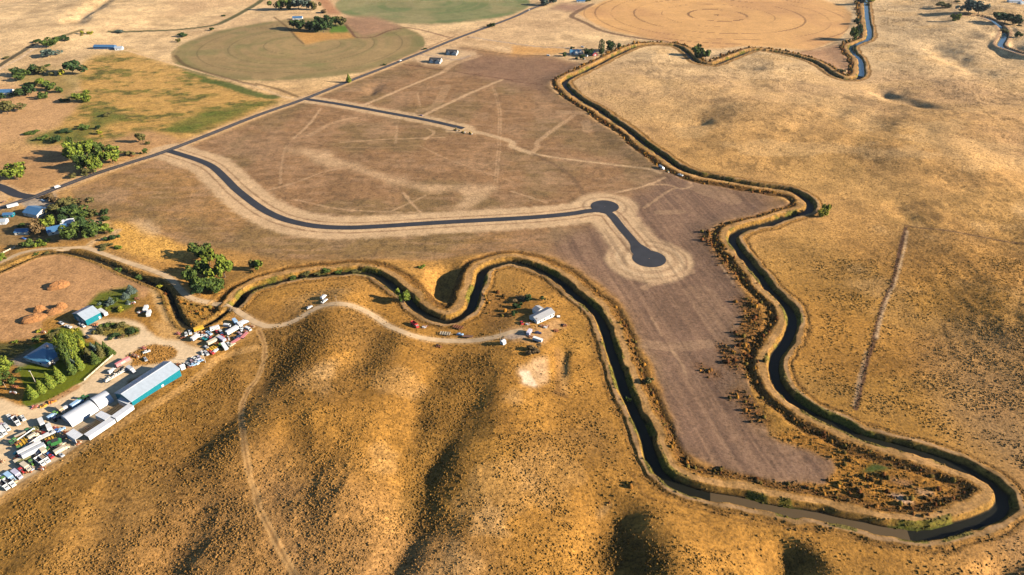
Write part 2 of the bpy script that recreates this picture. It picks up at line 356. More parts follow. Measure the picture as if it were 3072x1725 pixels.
# meadow
area(t(0, 0, (950, 560), (1320, 515), (1600, 610), (2000, 730), (2571, 955)) + t(1, 0, (280, 1000)) + t(0, 0, (2450, 1180), (1820, 1400), (1480, 1290), (1050, 1400), (700, 1440), (300, 1440), (600, 1270), (830, 1040), (800, 820), (830, 640)), alb(208, 158, 82), 0.9, soft=3, var=0.5, vs=12)
sl, m = poly_mask(t(0, 0, (850, 600), (1320, 515), (1600, 610), (2000, 730), (2571, 955)) + t(1, 0, (280, 1000)) + t(0, 0, (2450, 1180), (1820, 1400), (1480, 1290), (1050, 1440), (300, 1440), (600, 1270), (830, 1040), (780, 820)), 4, 4)
gm = sstep(0.47, 0.62, fbm(X[sl], Y[sl] * 2.2, 42, 3, 81) * 0.7 + fbm(X[sl], Y[sl] * 1.6, 12, 2, 83) * 0.3)
put(sl, m * gm * 0.85, alb(116, 112, 46), 0.01, 0.8)
put(sl, m * sstep(.5, .6, fbm(X[sl] * .7, Y[sl], 5, 3, 151)) * (.3 + .4 * gm), alb(92, 86, 42)); put(sl, m * sstep(.52, .62, fbm(X[sl] * .6, Y[sl], 9, 3, 153)) * .45, alb(220, 168, 96))
GREEN = alb(96, 108, 36)
area(t(0, 0, (1620, 1300), (1880, 1180), (2060, 1110), (2571, 1040)) + t(1, 0, (120, 1010), (0, 1080)) + t(0, 0, (2300, 1210), (1900, 1330)), GREEN, 0.8, warp=5, soft=3, den=0.02, grain=0.7)
line(t(0, 0, (1870, 728), (2050, 778)), 9, GREEN, 0.9, 3, wob_=2)
line(t(0, 0, (2060, 805), (2300, 860), (2571, 950)) + t(1, 0, (180, 975)), 17, alb(84, 100, 40), 0.9, 4, wob_=3)
area(t(0, 0, (250, 1410), (420, 1340), (640, 1290), (880, 1260), (960, 1100), (1130, 1090), (1300, 1190), (1150, 1240), (900, 1330), (820, 1440), (300, 1445)), alb(110, 112, 46), 0.85, warp=5, soft=3, den=0.06, grain=0.8)
area(t(0, 0, (100, 720), (400, 680), (830, 720), (780, 900), (640, 960), (500, 900), (200, 830)), alb(138, 124, 56), 0.6, warp=5, soft=4, den=0.02)
area(t(0, 0, (650, 960), (760, 950), (900, 1010), (620, 1010)), alb(98, 110, 40), 0.8, soft=3)
# centre pivots
c1 = alb(168, 138, 92)
disc(908, 134, 203, c1, 1.0, grain=0.3, var=0.3, vs=24)
x0_, y0_, _ = at(908, 134)
sl, m = poly_mask(None, 1, 1, world=np.stack([x0_ + 203 * np.cos(np.linspace(0, 6.28, 60)), y0_ + 203 * np.sin(np.linspace(0, 6.28, 60))], 1))
rr = np.hypot(X[sl] - x0_, Y[sl] - y0_)
band = vnoise(rr / 9.0, np.arctan2(Y[sl] - y0_, X[sl] - x0_) * 1.5, 5)
put(sl, m * sstep(0.4, 0.9, band) * 0.45, alb(130, 122, 72))
put(sl, m * sstep(0.75, 0.95, vnoise(rr / 5.0, 0.3 * band, 7)) * 0.35, alb(190, 158, 108))
put(sl, m * sstep(165, 203, rr) * 0.55 * (fbm(X[sl], Y[sl], 60, 2, 3) > 0.42), alb(116, 116, 66))
put(sl, m * sstep(0.55, 0.7, fbm(X[sl], Y[sl], 70, 3, 13)) * 0.4, alb(116, 120, 66))
for q in (62, 118, 165):
    put(sl, m * (np.abs(rr - q) < 1.1) * 0.55, alb(110, 95, 62))
disc(1300, 8, 205, alb(150, 140, 92), 1.0, grain=0.3, var=0.3, vs=30)
x0_, y0_, _ = at(1300, 8)
sl, m = poly_mask(None, 1, 1, world=np.stack([x0_ + 205 * np.cos(np.linspace(0, 6.28, 60)), y0_ + 205 * np.sin(np.linspace(0, 6.28, 60))], 1))
rr = np.hypot(X[sl] - x0_, Y[sl] - y0_)
put(sl, m * sstep(0.42, 0.6, fbm(X[sl], Y[sl], 55, 3, 17)) * 0.75, alb(112, 124, 74))
put(sl, m * sstep(0.5, 0.9, vnoise(rr / 8.0, 0 * rr, 9)) * 0.3, alb(172, 152, 108))
# wedge of tan ground by the grove, orange pivot field on the right
area(t(1, 0, (330, 290), (620, 330), (920, 320), (1000, 380), (720, 400), (500, 450)), alb(206, 150, 82), 0.95, soft=1, warp=1)
area(t(1, 0, (880, 160), (1200, 170), (1500, 270), (1080, 370), (900, 250)), alb(176, 132, 100), 0.9, soft=2)
area(t(1, 0, (740, 250), (900, 250), (940, 320), (740, 330)), alb(96, 128, 42), 0.95, soft=1)
area(t(1, 0, (600, -20), (720, -20), (860, 150), (720, 150)), alb(186, 128, 88), 0.9, soft=2)
piv = t(2, 0, (800, 60), (950, 0), (1300, -70), (2100, -90), (2571, -70)) + t(3, 0, (500, -20), (760, 60), (850, 140), (800, 300), (700, 400), (420, 510), (0, 470)) + t(2, 0, (2300, 470), (2000, 490), (1750, 470), (1500, 410), (1000, 310), (830, 240), (660, 130))
area(piv, alb(228, 172, 108), 1.0, warp=1.5, soft=1, grain=0.3, var=0.25, vs=30)
sl, m = poly_mask(piv, 1, 1)
x0_, y0_, _ = at(2151, 45)
rr = np.hypot(X[sl] - x0_, Y[sl] - y0_); aa = np.arctan2(Y[sl] - y0_, X[sl] - x0_)
put(sl, m * sstep(0.5, 0.8, fbm(X[sl], Y[sl] * 0.7, 90, 3, 23)) * 0.5, alb(196, 142, 96))
for q, wd, st in ((56, 2.6, 0.8), (108, 1.2, 0.5), (163, 2.0, 0.65), (208, 1.2, 0.5), (240, 1.8, 0.6), (262, 1.2, 0.4)):
    put(sl, m * (np.abs(rr - q + 1.2 * np.sin(aa * 3)) < wd) * st * sstep(0.2, 0.55, vnoise(aa * 3 + q, rr * 0, 3)), alb(120, 82, 58))
put(sl, m * (np.abs(rr) < 5) * 0.8, alb(110, 78, 52))
area(t(3, 0, (180, 520), (420, 500), (700, 440), (740, 470), (830, 620), (860, 720), (700, 700), (600, 660), (400, 580)), alb(178, 128, 92), 0.8, soft=2, den=0.02)
area(t(1, 0, (2100, 400), (2571, 440), (2571, 545), (2020, 460)) + t(2, 0, (0, 560), (500, 540), (560, 490), (0, 450)), alb(220, 158, 84), 0.8, soft=2, warp=1)
area(t(2, 0, (350, 90), (500, 30), (800, 40), (640, 125)), alb(160, 116, 94), 0.8, soft=2)
line(t(0, 0, (1240, 495), (1600, 600), (1900, 690), (2200, 770), (2571, 870)) + t(1, 0, (250, 962), (430, 1000)), 5, alb(232, 190, 140), 0.9, 0.8)
line(t(0, 0, (-200, 830), (0, 690), (200, 585), (330, 500), (470, 450)), 5, alb(226, 190, 150), 0.9, 0.8)
line(t(0, 0, (720, 374), (1000, 336), (1400, 328), (1800, 314), (2150, 278), (2400, 165), (2571, 70)), 4.5, alb(240, 200, 150), 0.8, 0.8)
# dark weedy banks, ditches and fence lines
DARKW = alb(104, 78, 50)
line(t(0, 0, (-200, 780), (0, 655), (200, 530), (320, 455), (460, 415)), 9, alb(70, 66, 50), 0.9, 1.5, den=0.02)
line(t(0, 0, (1110, 317), (1240, 318), (1500, 310), (1800, 296), (2150, 252), (2300, 192), (2571, 42)) + t(1, 0, (60, 0), (200, -60)), 12, alb(92, 90, 56), 0.95, 2, den=0.05)
line(t(0, 0, (600, 370), (730, 330), (820, 300)), 10, alb(92, 86, 52), 0.8, 2, den=0.03)
line(t(0, 0, (1760, 560), (1840, 640), (2000, 705), (2300, 790), (2571, 855)) + t(1, 0, (0, 842), (200, 890), (440, 980)), 6, DARKW, 0.7, 1.5, den=0.05)
line(t(1, 0, (180, 170), (330, 290), (400, 370), (475, 440)), 4, DARKW, 0.7, 1, den=0.08)
line(t(1, 0, (900, 250), (960, 320), (1010, 375), (1180, 370), (1330, 310), (1510, 280), (1700, 310), (1950, 375), (2150, 370)), 5, alb(112, 72, 56), 0.8, 1.2, den=0.05)
line(t(1, 0, (2150, 370), (2571, 435)) + t(2, 0, (300, 470), (600, 480)), 5, alb(176, 158, 140), 0.8, 1)
line(t(2, 0, (810, 40), (650, 120), (600, 165), (660, 195), (760, 240), (880, 300), (1080, 350), (1300, 385), (1550, 415)), 11, alb(120, 88, 66), 0.85, 2, den=0.05)
line(t(3, 0, (700, 425), (500, 490), (330, 522)), 3, DARKW, 0.6, 1)
for pts in (t(1, 0, (1480, 645), (1880, 705), (2200, 750), (2571, 805)) + t(2, 0, (0, 815), (300, 848)), t(1, 0, (2040, 480), (2571, 548)) + t(2, 0, (360, 560)), t(1, 0, (2000, 360), (1700, 490), (1300, 650), (1000, 770), (500, 960))):
    line(pts, 3, alb(104, 70, 52), 0.75, 1, den=0.03)
line(t(0, 1, (980, 760), (1090, 790), (1190, 850)), 2, DARKW, 0.7, 1)
line(t(3, 1, (1390, 820), (1600, 850), (2000, 905), (2571, 1000)), 3, alb(96, 70, 54), 0.7, 0.7, den=0.2)
line(t(3, 1, (1385, 840), (1330, 1050), (1240, 1445)) + t(3, 2, (1215, 20), (1130, 250), (1070, 500), (1035, 610), (960, 850), (880, 1210)), 3.2, alb(92, 62, 54), 0.85, 0.8, den=0.6)
line(t(3, 1, (1400, 870), (1370, 1050), (1262, 1445)) + t(3, 2, (1235, 20), (1150, 250), (1090, 500)), 2, PALE, 0.7, 1)
line(t(3, 2, (985, 640), (930, 860), (860, 1180)), 2, PALE, 0.5, 1)
# road verges
VERGE = alb(222, 176, 124)
main_px = t(0, 1, (-400, 800), (-200, 725), (0, 645), (330, 535), (580, 440), (930, 310), (1300, 190), (1700, 60)) + t(1, 0, (0, 1165), (500, 990), (1000, 790), (1300, 675), (1740, 500), (2100, 355), (2571, 180)) + t(2, 0, (180, 97), (320, 45), (470, -15), (700, -110))
ra_px = t(0, 1, (1690, 68), (1800, 100), (2000, 165), (2140, 232), (2260, 340), (2380, 460)) + t(1, 1, (0, 610), (150, 700), (330, 770), (600, 825), (900, 840), (1200, 830), (1600, 805), (2000, 780), (2571, 750)) + t(2, 1, (300, 730), (600, 700), (760, 674), (880, 668), (970, 690), (1040, 760))
rb_px = t(2, 1, (1020, 735), (1100, 840), (1200, 955), (1290, 1070), (1375, 1150))
rc_px = t(1, 0, (500, 995), (800, 1040), (1250, 1120), (1700, 1203), (2085, 1290))
rd_px = t(0, 1, (330, 535), (180, 510), (70, 460), (-20, 425), (-300, 330))
line(main_px, 19, VERGE, 0.85, 3, wob_=1.5)
line(ra_px, 42, PALE, 0.9, 3.5, wob_=2.5, grain=0.35); line(rb_px, 44, PALE, 0.9, 4, wob_=2.5, grain=0.35)
disc(*t(2, 1, (1375, 1160))[0], 35, PALE, 0.95, soft=2, warp=2); disc(*t(2, 1, (940, 630))[0], 30, PALE, 0.9, soft=2, warp=2)
for bp_, rads in ((t(2, 1, (1375, 1152))[0], ((17, 1.6, 0), (21, 2.2, 1), (26, 1.2, 0), (30, 1.5, 1))), (t(2, 1, (932, 628))[0], ((16.5, 1.5, 0), (20, 1.6, 1)))):
    bx_, by_, _ = at(*bp_); rr = np.hypot(X - bx_, Y - by_); sl = np.s_[:, :]
    j = np.where((rr < 40).any(1))[0]; i = np.where((rr < 40).any(0))[0]; sl = np.s_[j[0]:j[-1], i[0]:i[-1]]; rr = rr[sl] + 1.2 * (fbm(X[sl], Y[sl], 12, 2, 15) - .5)
    for q, wd, dark in rads: put(sl, np.exp(-((rr - q) / wd) ** 2) * (.15 + .7 * fbm(X[sl], Y[sl], 16, 2, q)), alb(150, 116, 86) if dark else alb(232, 196, 152))
for off in (-13, -9.5, 9, 12.5, 17, -17, 6, -6):      # grader passes along the new road
    for px in (ra_px, rb_px):
        wp = dense(land(px), 5); d = np.gradient(wp, axis=0); d /= np.linalg.norm(d, axis=1)[:, None]
        line(None, 1.6, alb(150, 112, 80) if abs(off) in (9.5, 9) else alb(226, 184, 138), 0.75 if abs(off) < 10 else 0.4, 0.6, smooth=False, world=wp + off * np.stack([-d[:, 1], d[:, 0]], 1))
line(rc_px, 26, PALE, 0.85, 4, wob_=2.5); line(rd_px, 16, VERGE, 0.8, 2)
line(t(1, 0, (2050, 1290), (2300, 1345), (2571, 1425)) + t(2, 1, (0, 22), (200, 95)), 8, PALE, 0.8, 2)
line(t(2, 1, (200, 95), (500, 145), (1000, 205), (1350, 245), (1490, 290)), 4, PALE, 0.7, 1.2)
area(t(1, 0, (1920, 1290), (2130, 1280), (2240, 1350), (1900, 1320)), PALE, 0.8)
# pads and wheel tracks in the graded field
area(t(1, 0, (1530, 590), (1760, 520), (1880, 480), (2200, 520), (2230, 560), (2000, 610), (1900, 660), (1700, 650)), alb(226, 186, 140), 0.9, soft=2)
line(t(1, 0, (1640, 545), (1870, 575), (2010, 600), (2150, 560)), 5, alb(186, 158, 136), 0.9, 1)
area(t(1, 1, (300, 40), (650, 60), (900, 170), (1300, 310), (1700, 415), (2350, 410), (2420, 430), (2300, 560), (2100, 640), (1900, 690), (2080, 540), (2050, 450), (1700, 470), (1350, 380), (1000, 260), (700, 220)), alb(220, 178, 132), 0.75, warp=7, soft=3, var=0.6, vs=6)
for pts, wd, a in (
    (t(1, 1, (120, 460), (400, 385), (650, 290), (850, 240)), 4, .4), (t(1, 1, (2395, 400), (2412, 200), (2430, 0)) + t(1, 0, (2432, 1100), (2370, 860)), 1.5, .4), (t(1, 1, (2420, 400), (2437, 200), (2455, 0)) + t(1, 0, (2455, 1100), (2400, 900)), 1.5, .4),
    (t(1, 1, (240, 400), (265, 150), (300, 20)), 3, .3), (t(1, 1, (1480, 490), (1560, 590), (1650, 680)), 4, .5), (t(1, 1, (400, 560), (900, 660), (1600, 690)), 3, .4), (t(1, 1, (1350, 680), (1700, 520)), 3, .35),
    (t(1, 1, (1650, 20), (1950, 160), (2571, 380)), 3, .3), (t(1, 0, (1070, 1060), (1500, 880), (1880, 725)), 6, .7), (t(1, 0, (1880, 725), (2000, 640), (2250, 560)), 9, .5),
    (t(1, 0, (1700, 1150), (2100, 960), (2470, 800)), 6, .7), (t(1, 0, (1640, 1110), (1800, 1060), (1920, 860)), 12, .25), (t(1, 0, (380, 1390), (540, 1240), (650, 1090)), 5, .5), (t(1, 0, (540, 1360), (760, 1240), (1000, 1180)), 7, .35),
    (t(1, 0, (1620, 930), (1650, 1070)), 3, .4), (t(1, 0, (1420, 1260), (1400, 1440)), 4, .35), (t(1, 0, (850, 1430), (1300, 1400), (1900, 1380)), 4, .4), (t(1, 0, (1720, 1290), (1790, 1330), (1700, 1400)), 4, .4),
    (t(2, 1, (200, 95), (260, 20)) + t(2, 0, (250, 1430), (450, 1280), (620, 1160)), 6, .5), (t(2, 0, (480, 1120), (700, 1130)), 12, .3), (t(2, 0, (740, 1220), (760, 1310)), 12, .35), (t(2, 0, (500, 1160), (560, 1130)), 10, .3),
    (t(2, 1, (1040, 490), (1300, 430), (1530, 340)), 4, .6), (t(2, 1, (1360, 410), (1560, 410), (1700, 450), (1810, 420), (1760, 365), (1700, 350)), 4, .5), (t(2, 1, (1330, 640), (1560, 480), (1650, 440)), 4, .4),
    (t(2, 1, (0, 475), (350, 590)), 4, .4), (t(2, 1, (1480, 690), (1700, 680)), 9, .25), (t(2, 1, (2080, 1190), (2220, 1400)), 2, .6), (t(2, 1, (1850, 420), (2200, 560)), 20, .2),
    (t(2, 1, (1800, 1280), (1560, 1350), (1330, 1440)), 6, .35), (t(2, 2, (1600, 620), (1700, 760), (1760, 900)), 2, .35), (t(2, 2, (1900, 60), (2200, 500)), 24, .1), (t(2, 2, (1400, 300), (1500, 480)), 3, .25), (t(2, 2, (1300, 560), (1650, 590), (2000, 560), (2200, 620)), 10, .2)):
    line(pts, wd if wd > 5 else wd * .7, alb(224, 180, 134), a if wd > 5 else min(1, a * 1.2), 0.8, wob_=1.2)
line(t(2, 1, (210, 100), (450, 220), (600, 330), (690, 450), (712, 500)), 5, alb(120, 92, 66), 0.6, 1.5)
line(t(2, 0, (340, 870), (430, 940), (640, 1080), (830, 1180)), 4, alb(120, 86, 50), 0.5, 2, den=0.1)
# purple field: drill rows that follow its long side
sl, m = poly_mask(purple, 3, 4)
xs, ys = X[sl], Y[sl]
ra_ = land(t(2, 2, (1250, 300), (1600, 900))); ang = math.atan2(ra_[1, 1] - ra_[0, 1], ra_[1, 0] - ra_[0, 0]); ru = xs * math.cos(ang) + ys * math.sin(ang); rv = -xs * math.sin(ang) + ys * math.cos(ang)
rows = vnoise(ru / 60, (rv + 4 * fbm(xs, ys, 60, 2, 91)) / 1.5, 3) * 0.75 + vnoise(ru / 110, rv / 6.0, 5) * 0.25
put(sl, m * sstep(0.5, 0.8, rows) * 0.3, alb(176, 136, 104)); put(sl, m * sstep(0.5, 0.15, rows) * 0.38, alb(96, 72, 60))
# ground of the yard
yard = t(0, 2, (560, 330), (860, 400), (960, 320), (1150, 300), (1360, 340), (1480, 440), (1580, 500), (1800, 530), (2010, 600), (2080, 650), (1960, 770), (1780, 770), (1640, 790), (1300, 920), (1250, 1100), (1050, 1280), (780, 1445)) + t(0, 3, (900, 60), (650, 250), (300, 500), (0, 690), (-300, 850)) + t(0, 2, (-400, 1200), (0, 1120), (200, 1180), (500, 1130), (850, 940), (1130, 700), (1150, 640), (1000, 540), (900, 480), (820, 480), (700, 400))
area(yard, GRAVEL, 1.0, warp=2, soft=2, grain=0.25, var=0.22, vs=16)
area(t(0, 2, (1500, 330), (1700, 330), (1900, 420), (2100, 400), (2330, 300), (2540, 400), (2540, 470), (2300, 600), (2060, 640), (1900, 540), (1600, 500)), alb(214, 166, 104), 0.7, soft=3)
ISL = alb(190, 132, 56)
area(t(0, 2, (950, 450), (1000, 370), (1120, 340), (1280, 360), (1400, 410), (1400, 460), (1280, 500), (1080, 490)), alb(132, 118, 44), 0.95, warp=1, soft=1, den=0.3, grain=0.9)
area(t(0, 2, (1250, 690), (1420, 590), (1560, 565), (1720, 590), (1790, 640), (1760, 700), (1620, 760), (1450, 780), (1300, 780), (1330, 720)), ISL, 0.95, warp=1, soft=1, den=0.35, grain=0.9)
area(t(0, 2, (980, 1330), (1120, 1190), (1200, 1180), (1060, 1320), (900, 1430), (800, 1440)), alb(196, 142, 62), 0.8, soft=2, den=0.1)
LAWN = alb(112, 118, 28)
area(t(0, 2, (1150, 650), (1120, 710), (850, 935), (500, 1125), (280, 1190), (215, 1160), (250, 1000), (170, 800), (250, 600), (470, 520), (470, 430), (620, 390), (830, 420), (860, 540), (1000, 560), (1090, 600)), LAWN, 1.0, warp=0.6, soft=1, den=0.0, grain=0.3, var=0.25)
area(t(0, 2, (-300, 540), (250, 540), (330, 600), (180, 760), (-300, 800)), alb(84, 84, 40), 0.9, soft=2)
area(t(0, 2, (80, 740), (330, 600), (400, 700), (200, 800)), alb(170, 150, 130), 0.8, soft=2)
area(t(0, 2, (850, 190), (1000, 50), (1300, -20), (1400, 60), (1320, 200), (1180, 250), (960, 210)), alb(104, 112, 34), 0.95, warp=1, soft=2, den=0.03, grain=0.5)
line(t(0, 2, (1140, 680), (1030, 790), (850, 935), (700, 1020)), 0.9, alb(240, 205, 160), 0.9, 0.5)
line(t(0, 2, (760, 1000), (600, 1090), (480, 1150)), 5, alb(190, 132, 80), 0.7, 1, den=0.15)
area(t(0, 2, (1480, 0), (1560, 0), (1660, 200), (1760, 350), (1640, 330), (1560, 160)), alb(228, 180, 116), 0.8, soft=2)
area(t(0, 2, (1730, 0), (1850, 60), (2100, 180), (2280, 220), (2180, 290), (2000, 390), (1880, 330), (1780, 150)), alb(176, 128, 56), 0.9, soft=2, den=0.3, grain=0.9)
# homestead ground in the trees
area(t(0, 1, (-300, 680), (0, 660), (280, 640), (200, 560), (440, 520), (560, 570), (900, 700), (1050, 760), (1180, 850), (1120, 960), (900, 960), (500, 980), (250, 1040), (-300, 970)), alb(150, 118, 74), 0.9, warp=2, soft=2, den=0.01)
area(t(0, 1, (200, 590), (360, 540), (560, 500), (560, 600), (480, 720), (300, 660)), alb(190, 170, 150), 0.8, soft=2)
line(t(0, 1, (960, 780), (1100, 820), (1180, 870)), 8, alb(222, 184, 140), 0.8, 2)
area(t(0, 1, (-300, 440), (0, 480), (80, 530), (90, 570), (0, 620), (-300, 700)), VERGE, 0.9, soft=1)
# slope between homestead and field: golden grass
area(t(0, 1, (950, 790), (1180, 780), (1350, 800), (1800, 1010), (2000, 1080), (1900, 1180), (1500, 1150), (1100, 1030), (1000, 960), (1180, 880)), alb(226, 168, 82), 0.9, warp=2, soft=3, den=0.04, grain=0.9)
area(t(0, 1, (1300, 760), (1500, 770), (1620, 860), (1580, 920), (1400, 880)), alb(232, 190, 140), 0.6, soft=4)
# gravel drive shoulders, foreground two-tracks
drive_px = t(0, 1, (-300, 1290), (0, 1190), (200, 1100), (400, 1060), (700, 1045), (850, 1040), (1000, 1090), (1250, 1180), (1500, 1260), (1700, 1345)) + t(0, 2, (1830, 40), (1950, 112), (2150, 160), (2320, 195), (2450, 275), (2571, 350)) + t(1, 2, (100, 384), (250, 375), (400, 325), (600, 205), (750, 162), (900, 165), (1050, 210), (1200, 290), (1350, 390), (1550, 470), (1750, 515), (2000, 532), (2250, 522), (2450, 482), (2571, 440)) + t(2, 2, (110, 420))
line(drive_px, 7.5, alb(216, 172, 118), 0.7, 1.5)
line(t(0, 1, (880, 1040), (950, 970), (1100, 930), (1180, 870)), 6, alb(220, 180, 130), 0.8, 1.5)
line(t(0, 3, (-200, 830), (0, 705), (300, 500), (600, 330), (900, 130), (1100, 10)) + t(0, 2, (1400, 1255), (1700, 1090), (2000, 880), (2120, 760), (2260, 680), (2571, 600)), 6.5, alb(216, 162, 94), 0.9, 1.5)
line(t(0, 3, (0, 650), (300, 455), (600, 290), (880, 100)), 2, alb(150, 108, 60), 0.4, 0.8)
tr2 = t(1, 2, (20, 420), (60, 500), (90, 600), (70, 760), (0, 930)) + t(0, 2, (2500, 1010), (2430, 1180), (2420, 1300), (2440, 1445)) + t(0, 3, (2490, 380), (2560, 610)) + t(1, 3, (30, 780), (90, 900), (200, 1100), (310, 1310), (430, 1520))
TRACK2 = tr2
for pts, wd, a in ((t(2, 3, (1210, 420), (1310, 620), (1400, 680), (1800, 760), (2300, 900), (2571, 960)), 2, .4), (t(1, 2, (1200, 420), (1500, 540), (1850, 700)), 2, .35), (t(2, 2, (20, 940), (300, 1000), (600, 1120)), 2, .4), (t(1, 2, (1850, 700), (2400, 830), (2571, 900)), 2, .4)):
    line(pts, wd, alb(110, 76, 40), a, 0.8, den=0.15)
# knoll: house pad, scraped bank
area(t(2, 2, (-120, 430), (0, 380), (150, 390), (250, 400), (450, 300), (560, 380), (420, 440), (330, 560), (180, 560), (0, 540)) , alb(196, 150, 100), 0.8, soft=2, den=0.0)
area(t(1, 2, (2480, 500), (2571, 430)) + t(2, 2, (120, 430), (140, 500), (0, 520)), alb(200, 172, 146), 0.85, soft=1)
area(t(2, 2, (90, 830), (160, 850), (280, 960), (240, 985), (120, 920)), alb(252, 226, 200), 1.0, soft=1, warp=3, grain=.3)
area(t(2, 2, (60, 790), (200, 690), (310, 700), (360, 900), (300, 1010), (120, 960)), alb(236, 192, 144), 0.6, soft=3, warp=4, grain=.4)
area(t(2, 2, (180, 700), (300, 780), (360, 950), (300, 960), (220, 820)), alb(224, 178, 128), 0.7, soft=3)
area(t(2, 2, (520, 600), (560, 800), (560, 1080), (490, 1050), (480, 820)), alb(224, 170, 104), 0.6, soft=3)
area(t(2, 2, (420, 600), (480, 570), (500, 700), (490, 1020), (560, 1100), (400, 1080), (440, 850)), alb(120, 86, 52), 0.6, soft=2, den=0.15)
area(t(1, 2, (2200, 0), (2400, 50), (2571, 60), (2571, 380), (2300, 440), (2250, 250)), alb(150, 104, 56), 0.5, soft=6, den=0.08)
# dark brush and painted shade on left-facing slopes of ravines and hollow, pale knolls
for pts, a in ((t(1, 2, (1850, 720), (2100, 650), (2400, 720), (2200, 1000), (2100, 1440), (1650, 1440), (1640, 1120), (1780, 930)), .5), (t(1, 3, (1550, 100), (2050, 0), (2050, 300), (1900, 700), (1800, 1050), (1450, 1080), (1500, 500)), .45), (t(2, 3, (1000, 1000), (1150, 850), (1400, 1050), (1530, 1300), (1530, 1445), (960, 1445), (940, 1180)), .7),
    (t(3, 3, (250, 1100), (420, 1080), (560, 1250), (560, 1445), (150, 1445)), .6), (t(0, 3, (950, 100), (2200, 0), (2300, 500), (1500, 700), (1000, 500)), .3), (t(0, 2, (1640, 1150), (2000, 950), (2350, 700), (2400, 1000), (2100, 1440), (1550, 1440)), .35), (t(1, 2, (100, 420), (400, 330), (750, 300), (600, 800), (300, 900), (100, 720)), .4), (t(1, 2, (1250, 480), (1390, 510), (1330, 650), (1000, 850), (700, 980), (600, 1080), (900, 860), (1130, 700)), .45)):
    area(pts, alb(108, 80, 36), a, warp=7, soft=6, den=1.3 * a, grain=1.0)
for pts, a in ((t(0, 3, (0, 800), (500, 450), (1000, 150), (1500, -250), (2000, -500), (2300, -700), (2480, -300), (2420, 100), (2571, 700)) + t(1, 3, (150, 1000), (350, 1445), (300, 1600)) + t(0, 3, (0, 1700)), .5), (t(1, 2, (100, 430), (420, 340), (760, 250), (780, 500), (560, 850), (300, 1000), (130, 900)), .6), (t(1, 3, (100, 750), (600, 600), (1300, 900), (1500, 1500), (500, 1600)), .3), (t(1, 3, (300, 100), (600, 60), (850, 250), (700, 500), (350, 500)), .35)):
    sl, m = poly_mask(pts, 8, 10); put(sl, m * a * .9, alb(150, 106, 46), None, 1.0); DEN[sl] = DEN[sl] + m * a * 0.9 * sstep(.42, .6, n2[sl] * .5 + n4[sl] * .5)
for (px, py), rd, a in ((t(1, 2, (720, 790))[0], 9, .6), (t(1, 2, (620, 900))[0], 14, .4), (t(1, 2, (1430, 960))[0], 14, .4), (t(1, 3, (2300, 870))[0], 11, .6), (t(1, 3, (1300, 250))[0], 8, .4), (t(2, 3, (980, 800))[0], 4, .6), (t(1, 3, (2450, 600))[0], 22, .3), (t(2, 3, (300, 400))[0], 18, .25), (t(1, 3, (1950, 1350))[0], 12, .4), (t(2, 2, (50, 1120))[0], 6, .5)):
    disc(px, py, rd, alb(226, 178, 118), a * .6, soft=3, warp=9, den=.15, grain=.9)
line(TRACK2, 3.6, alb(214, 164, 102), 0.8, 0.6, den=0.0, grain=.3)
line(TRACK2, 0.9, alb(128, 88, 50), 0.6, 0.5)
# the hollow inside the lower bend of the canal
area(t(3, 3, (0, 60), (400, 0), (900, 130), (1400, 290), (1800, 450), (1950, 620), (1950, 720), (1750, 830), (1500, 860), (1200, 790), (700, 700), (0, 600)) + t(2, 3, (2300, 530)) + t(3, 3, (600, 540), (720, 440), (640, 280), (300, 150)), alb(176, 120, 48), 0.9, warp=3, soft=3, den=0.22, grain=0.9, var=0.7)
area(t(3, 3, (1050, 330), (1270, 340), (1280, 380), (1150, 410), (900, 420)), alb(58, 84, 34), 0.9, soft=2)
area(t(3, 3, (1200, 640), (1330, 640), (1480, 760), (1350, 740)), alb(214, 178, 150), 0.8, soft=2)
area(t(3, 3, (1480, 570), (1680, 620), (1660, 680), (1500, 640)), alb(190, 150, 112), 0.7, soft=2)
area(t(3, 3, (1180, 470), (1400, 500), (1480, 560), (1250, 500)), alb(178, 140, 118), 0.6, soft=3)
for pts in (t(2, 2, (2250, 120), (2450, 100), (2520, 420), (2560, 600), (2480, 800), (2320, 950), (2300, 700), (2230, 480), (2350, 350)), t(2, 2, (2050, 540), (2300, 680), (2320, 900), (2150, 760)), t(2, 2, (2150, 1080), (2300, 1000), (2571, 1250), (2571, 1440), (2380, 1300)), t(2, 2, (1780, 770), (1900, 760), (2100, 860), (2120, 920), (1960, 900)), t(2, 1, (1900, 880), (2010, 860), (2200, 1150), (2420, 1440), (2300, 1400), (2050, 1180))):
    area(pts, alb(140, 92, 46), 0.75, warp=5, soft=4, den=0.25, grain=1.0)
    sl, m = poly_mask(pts, 5, 3); BRUSH[sl] = np.maximum(BRUSH[sl], m * .10)
sl, m = poly_mask(t(3, 3, (0, 60), (400, 0), (900, 130), (1400, 290), (1800, 450), (1950, 620), (1950, 720), (1750, 830), (1500, 860), (1200, 790), (700, 700), (500, 560), (720, 440), (640, 280), (300, 150)), 3, 2); BRUSH[sl] = np.maximum(BRUSH[sl], m * .10 * sstep(.4, .6, fbm(X[sl], Y[sl], 14, 2, 161)))
tmp = np.zeros((NV, NU)); tmp[sl_c] = sstep(-19, -15, sdn) * (1 - sstep(-13, -11, sdn)) * (D_c < 1e8); BRUSH = np.maximum(BRUSH, tmp * .11 * (X > 60))
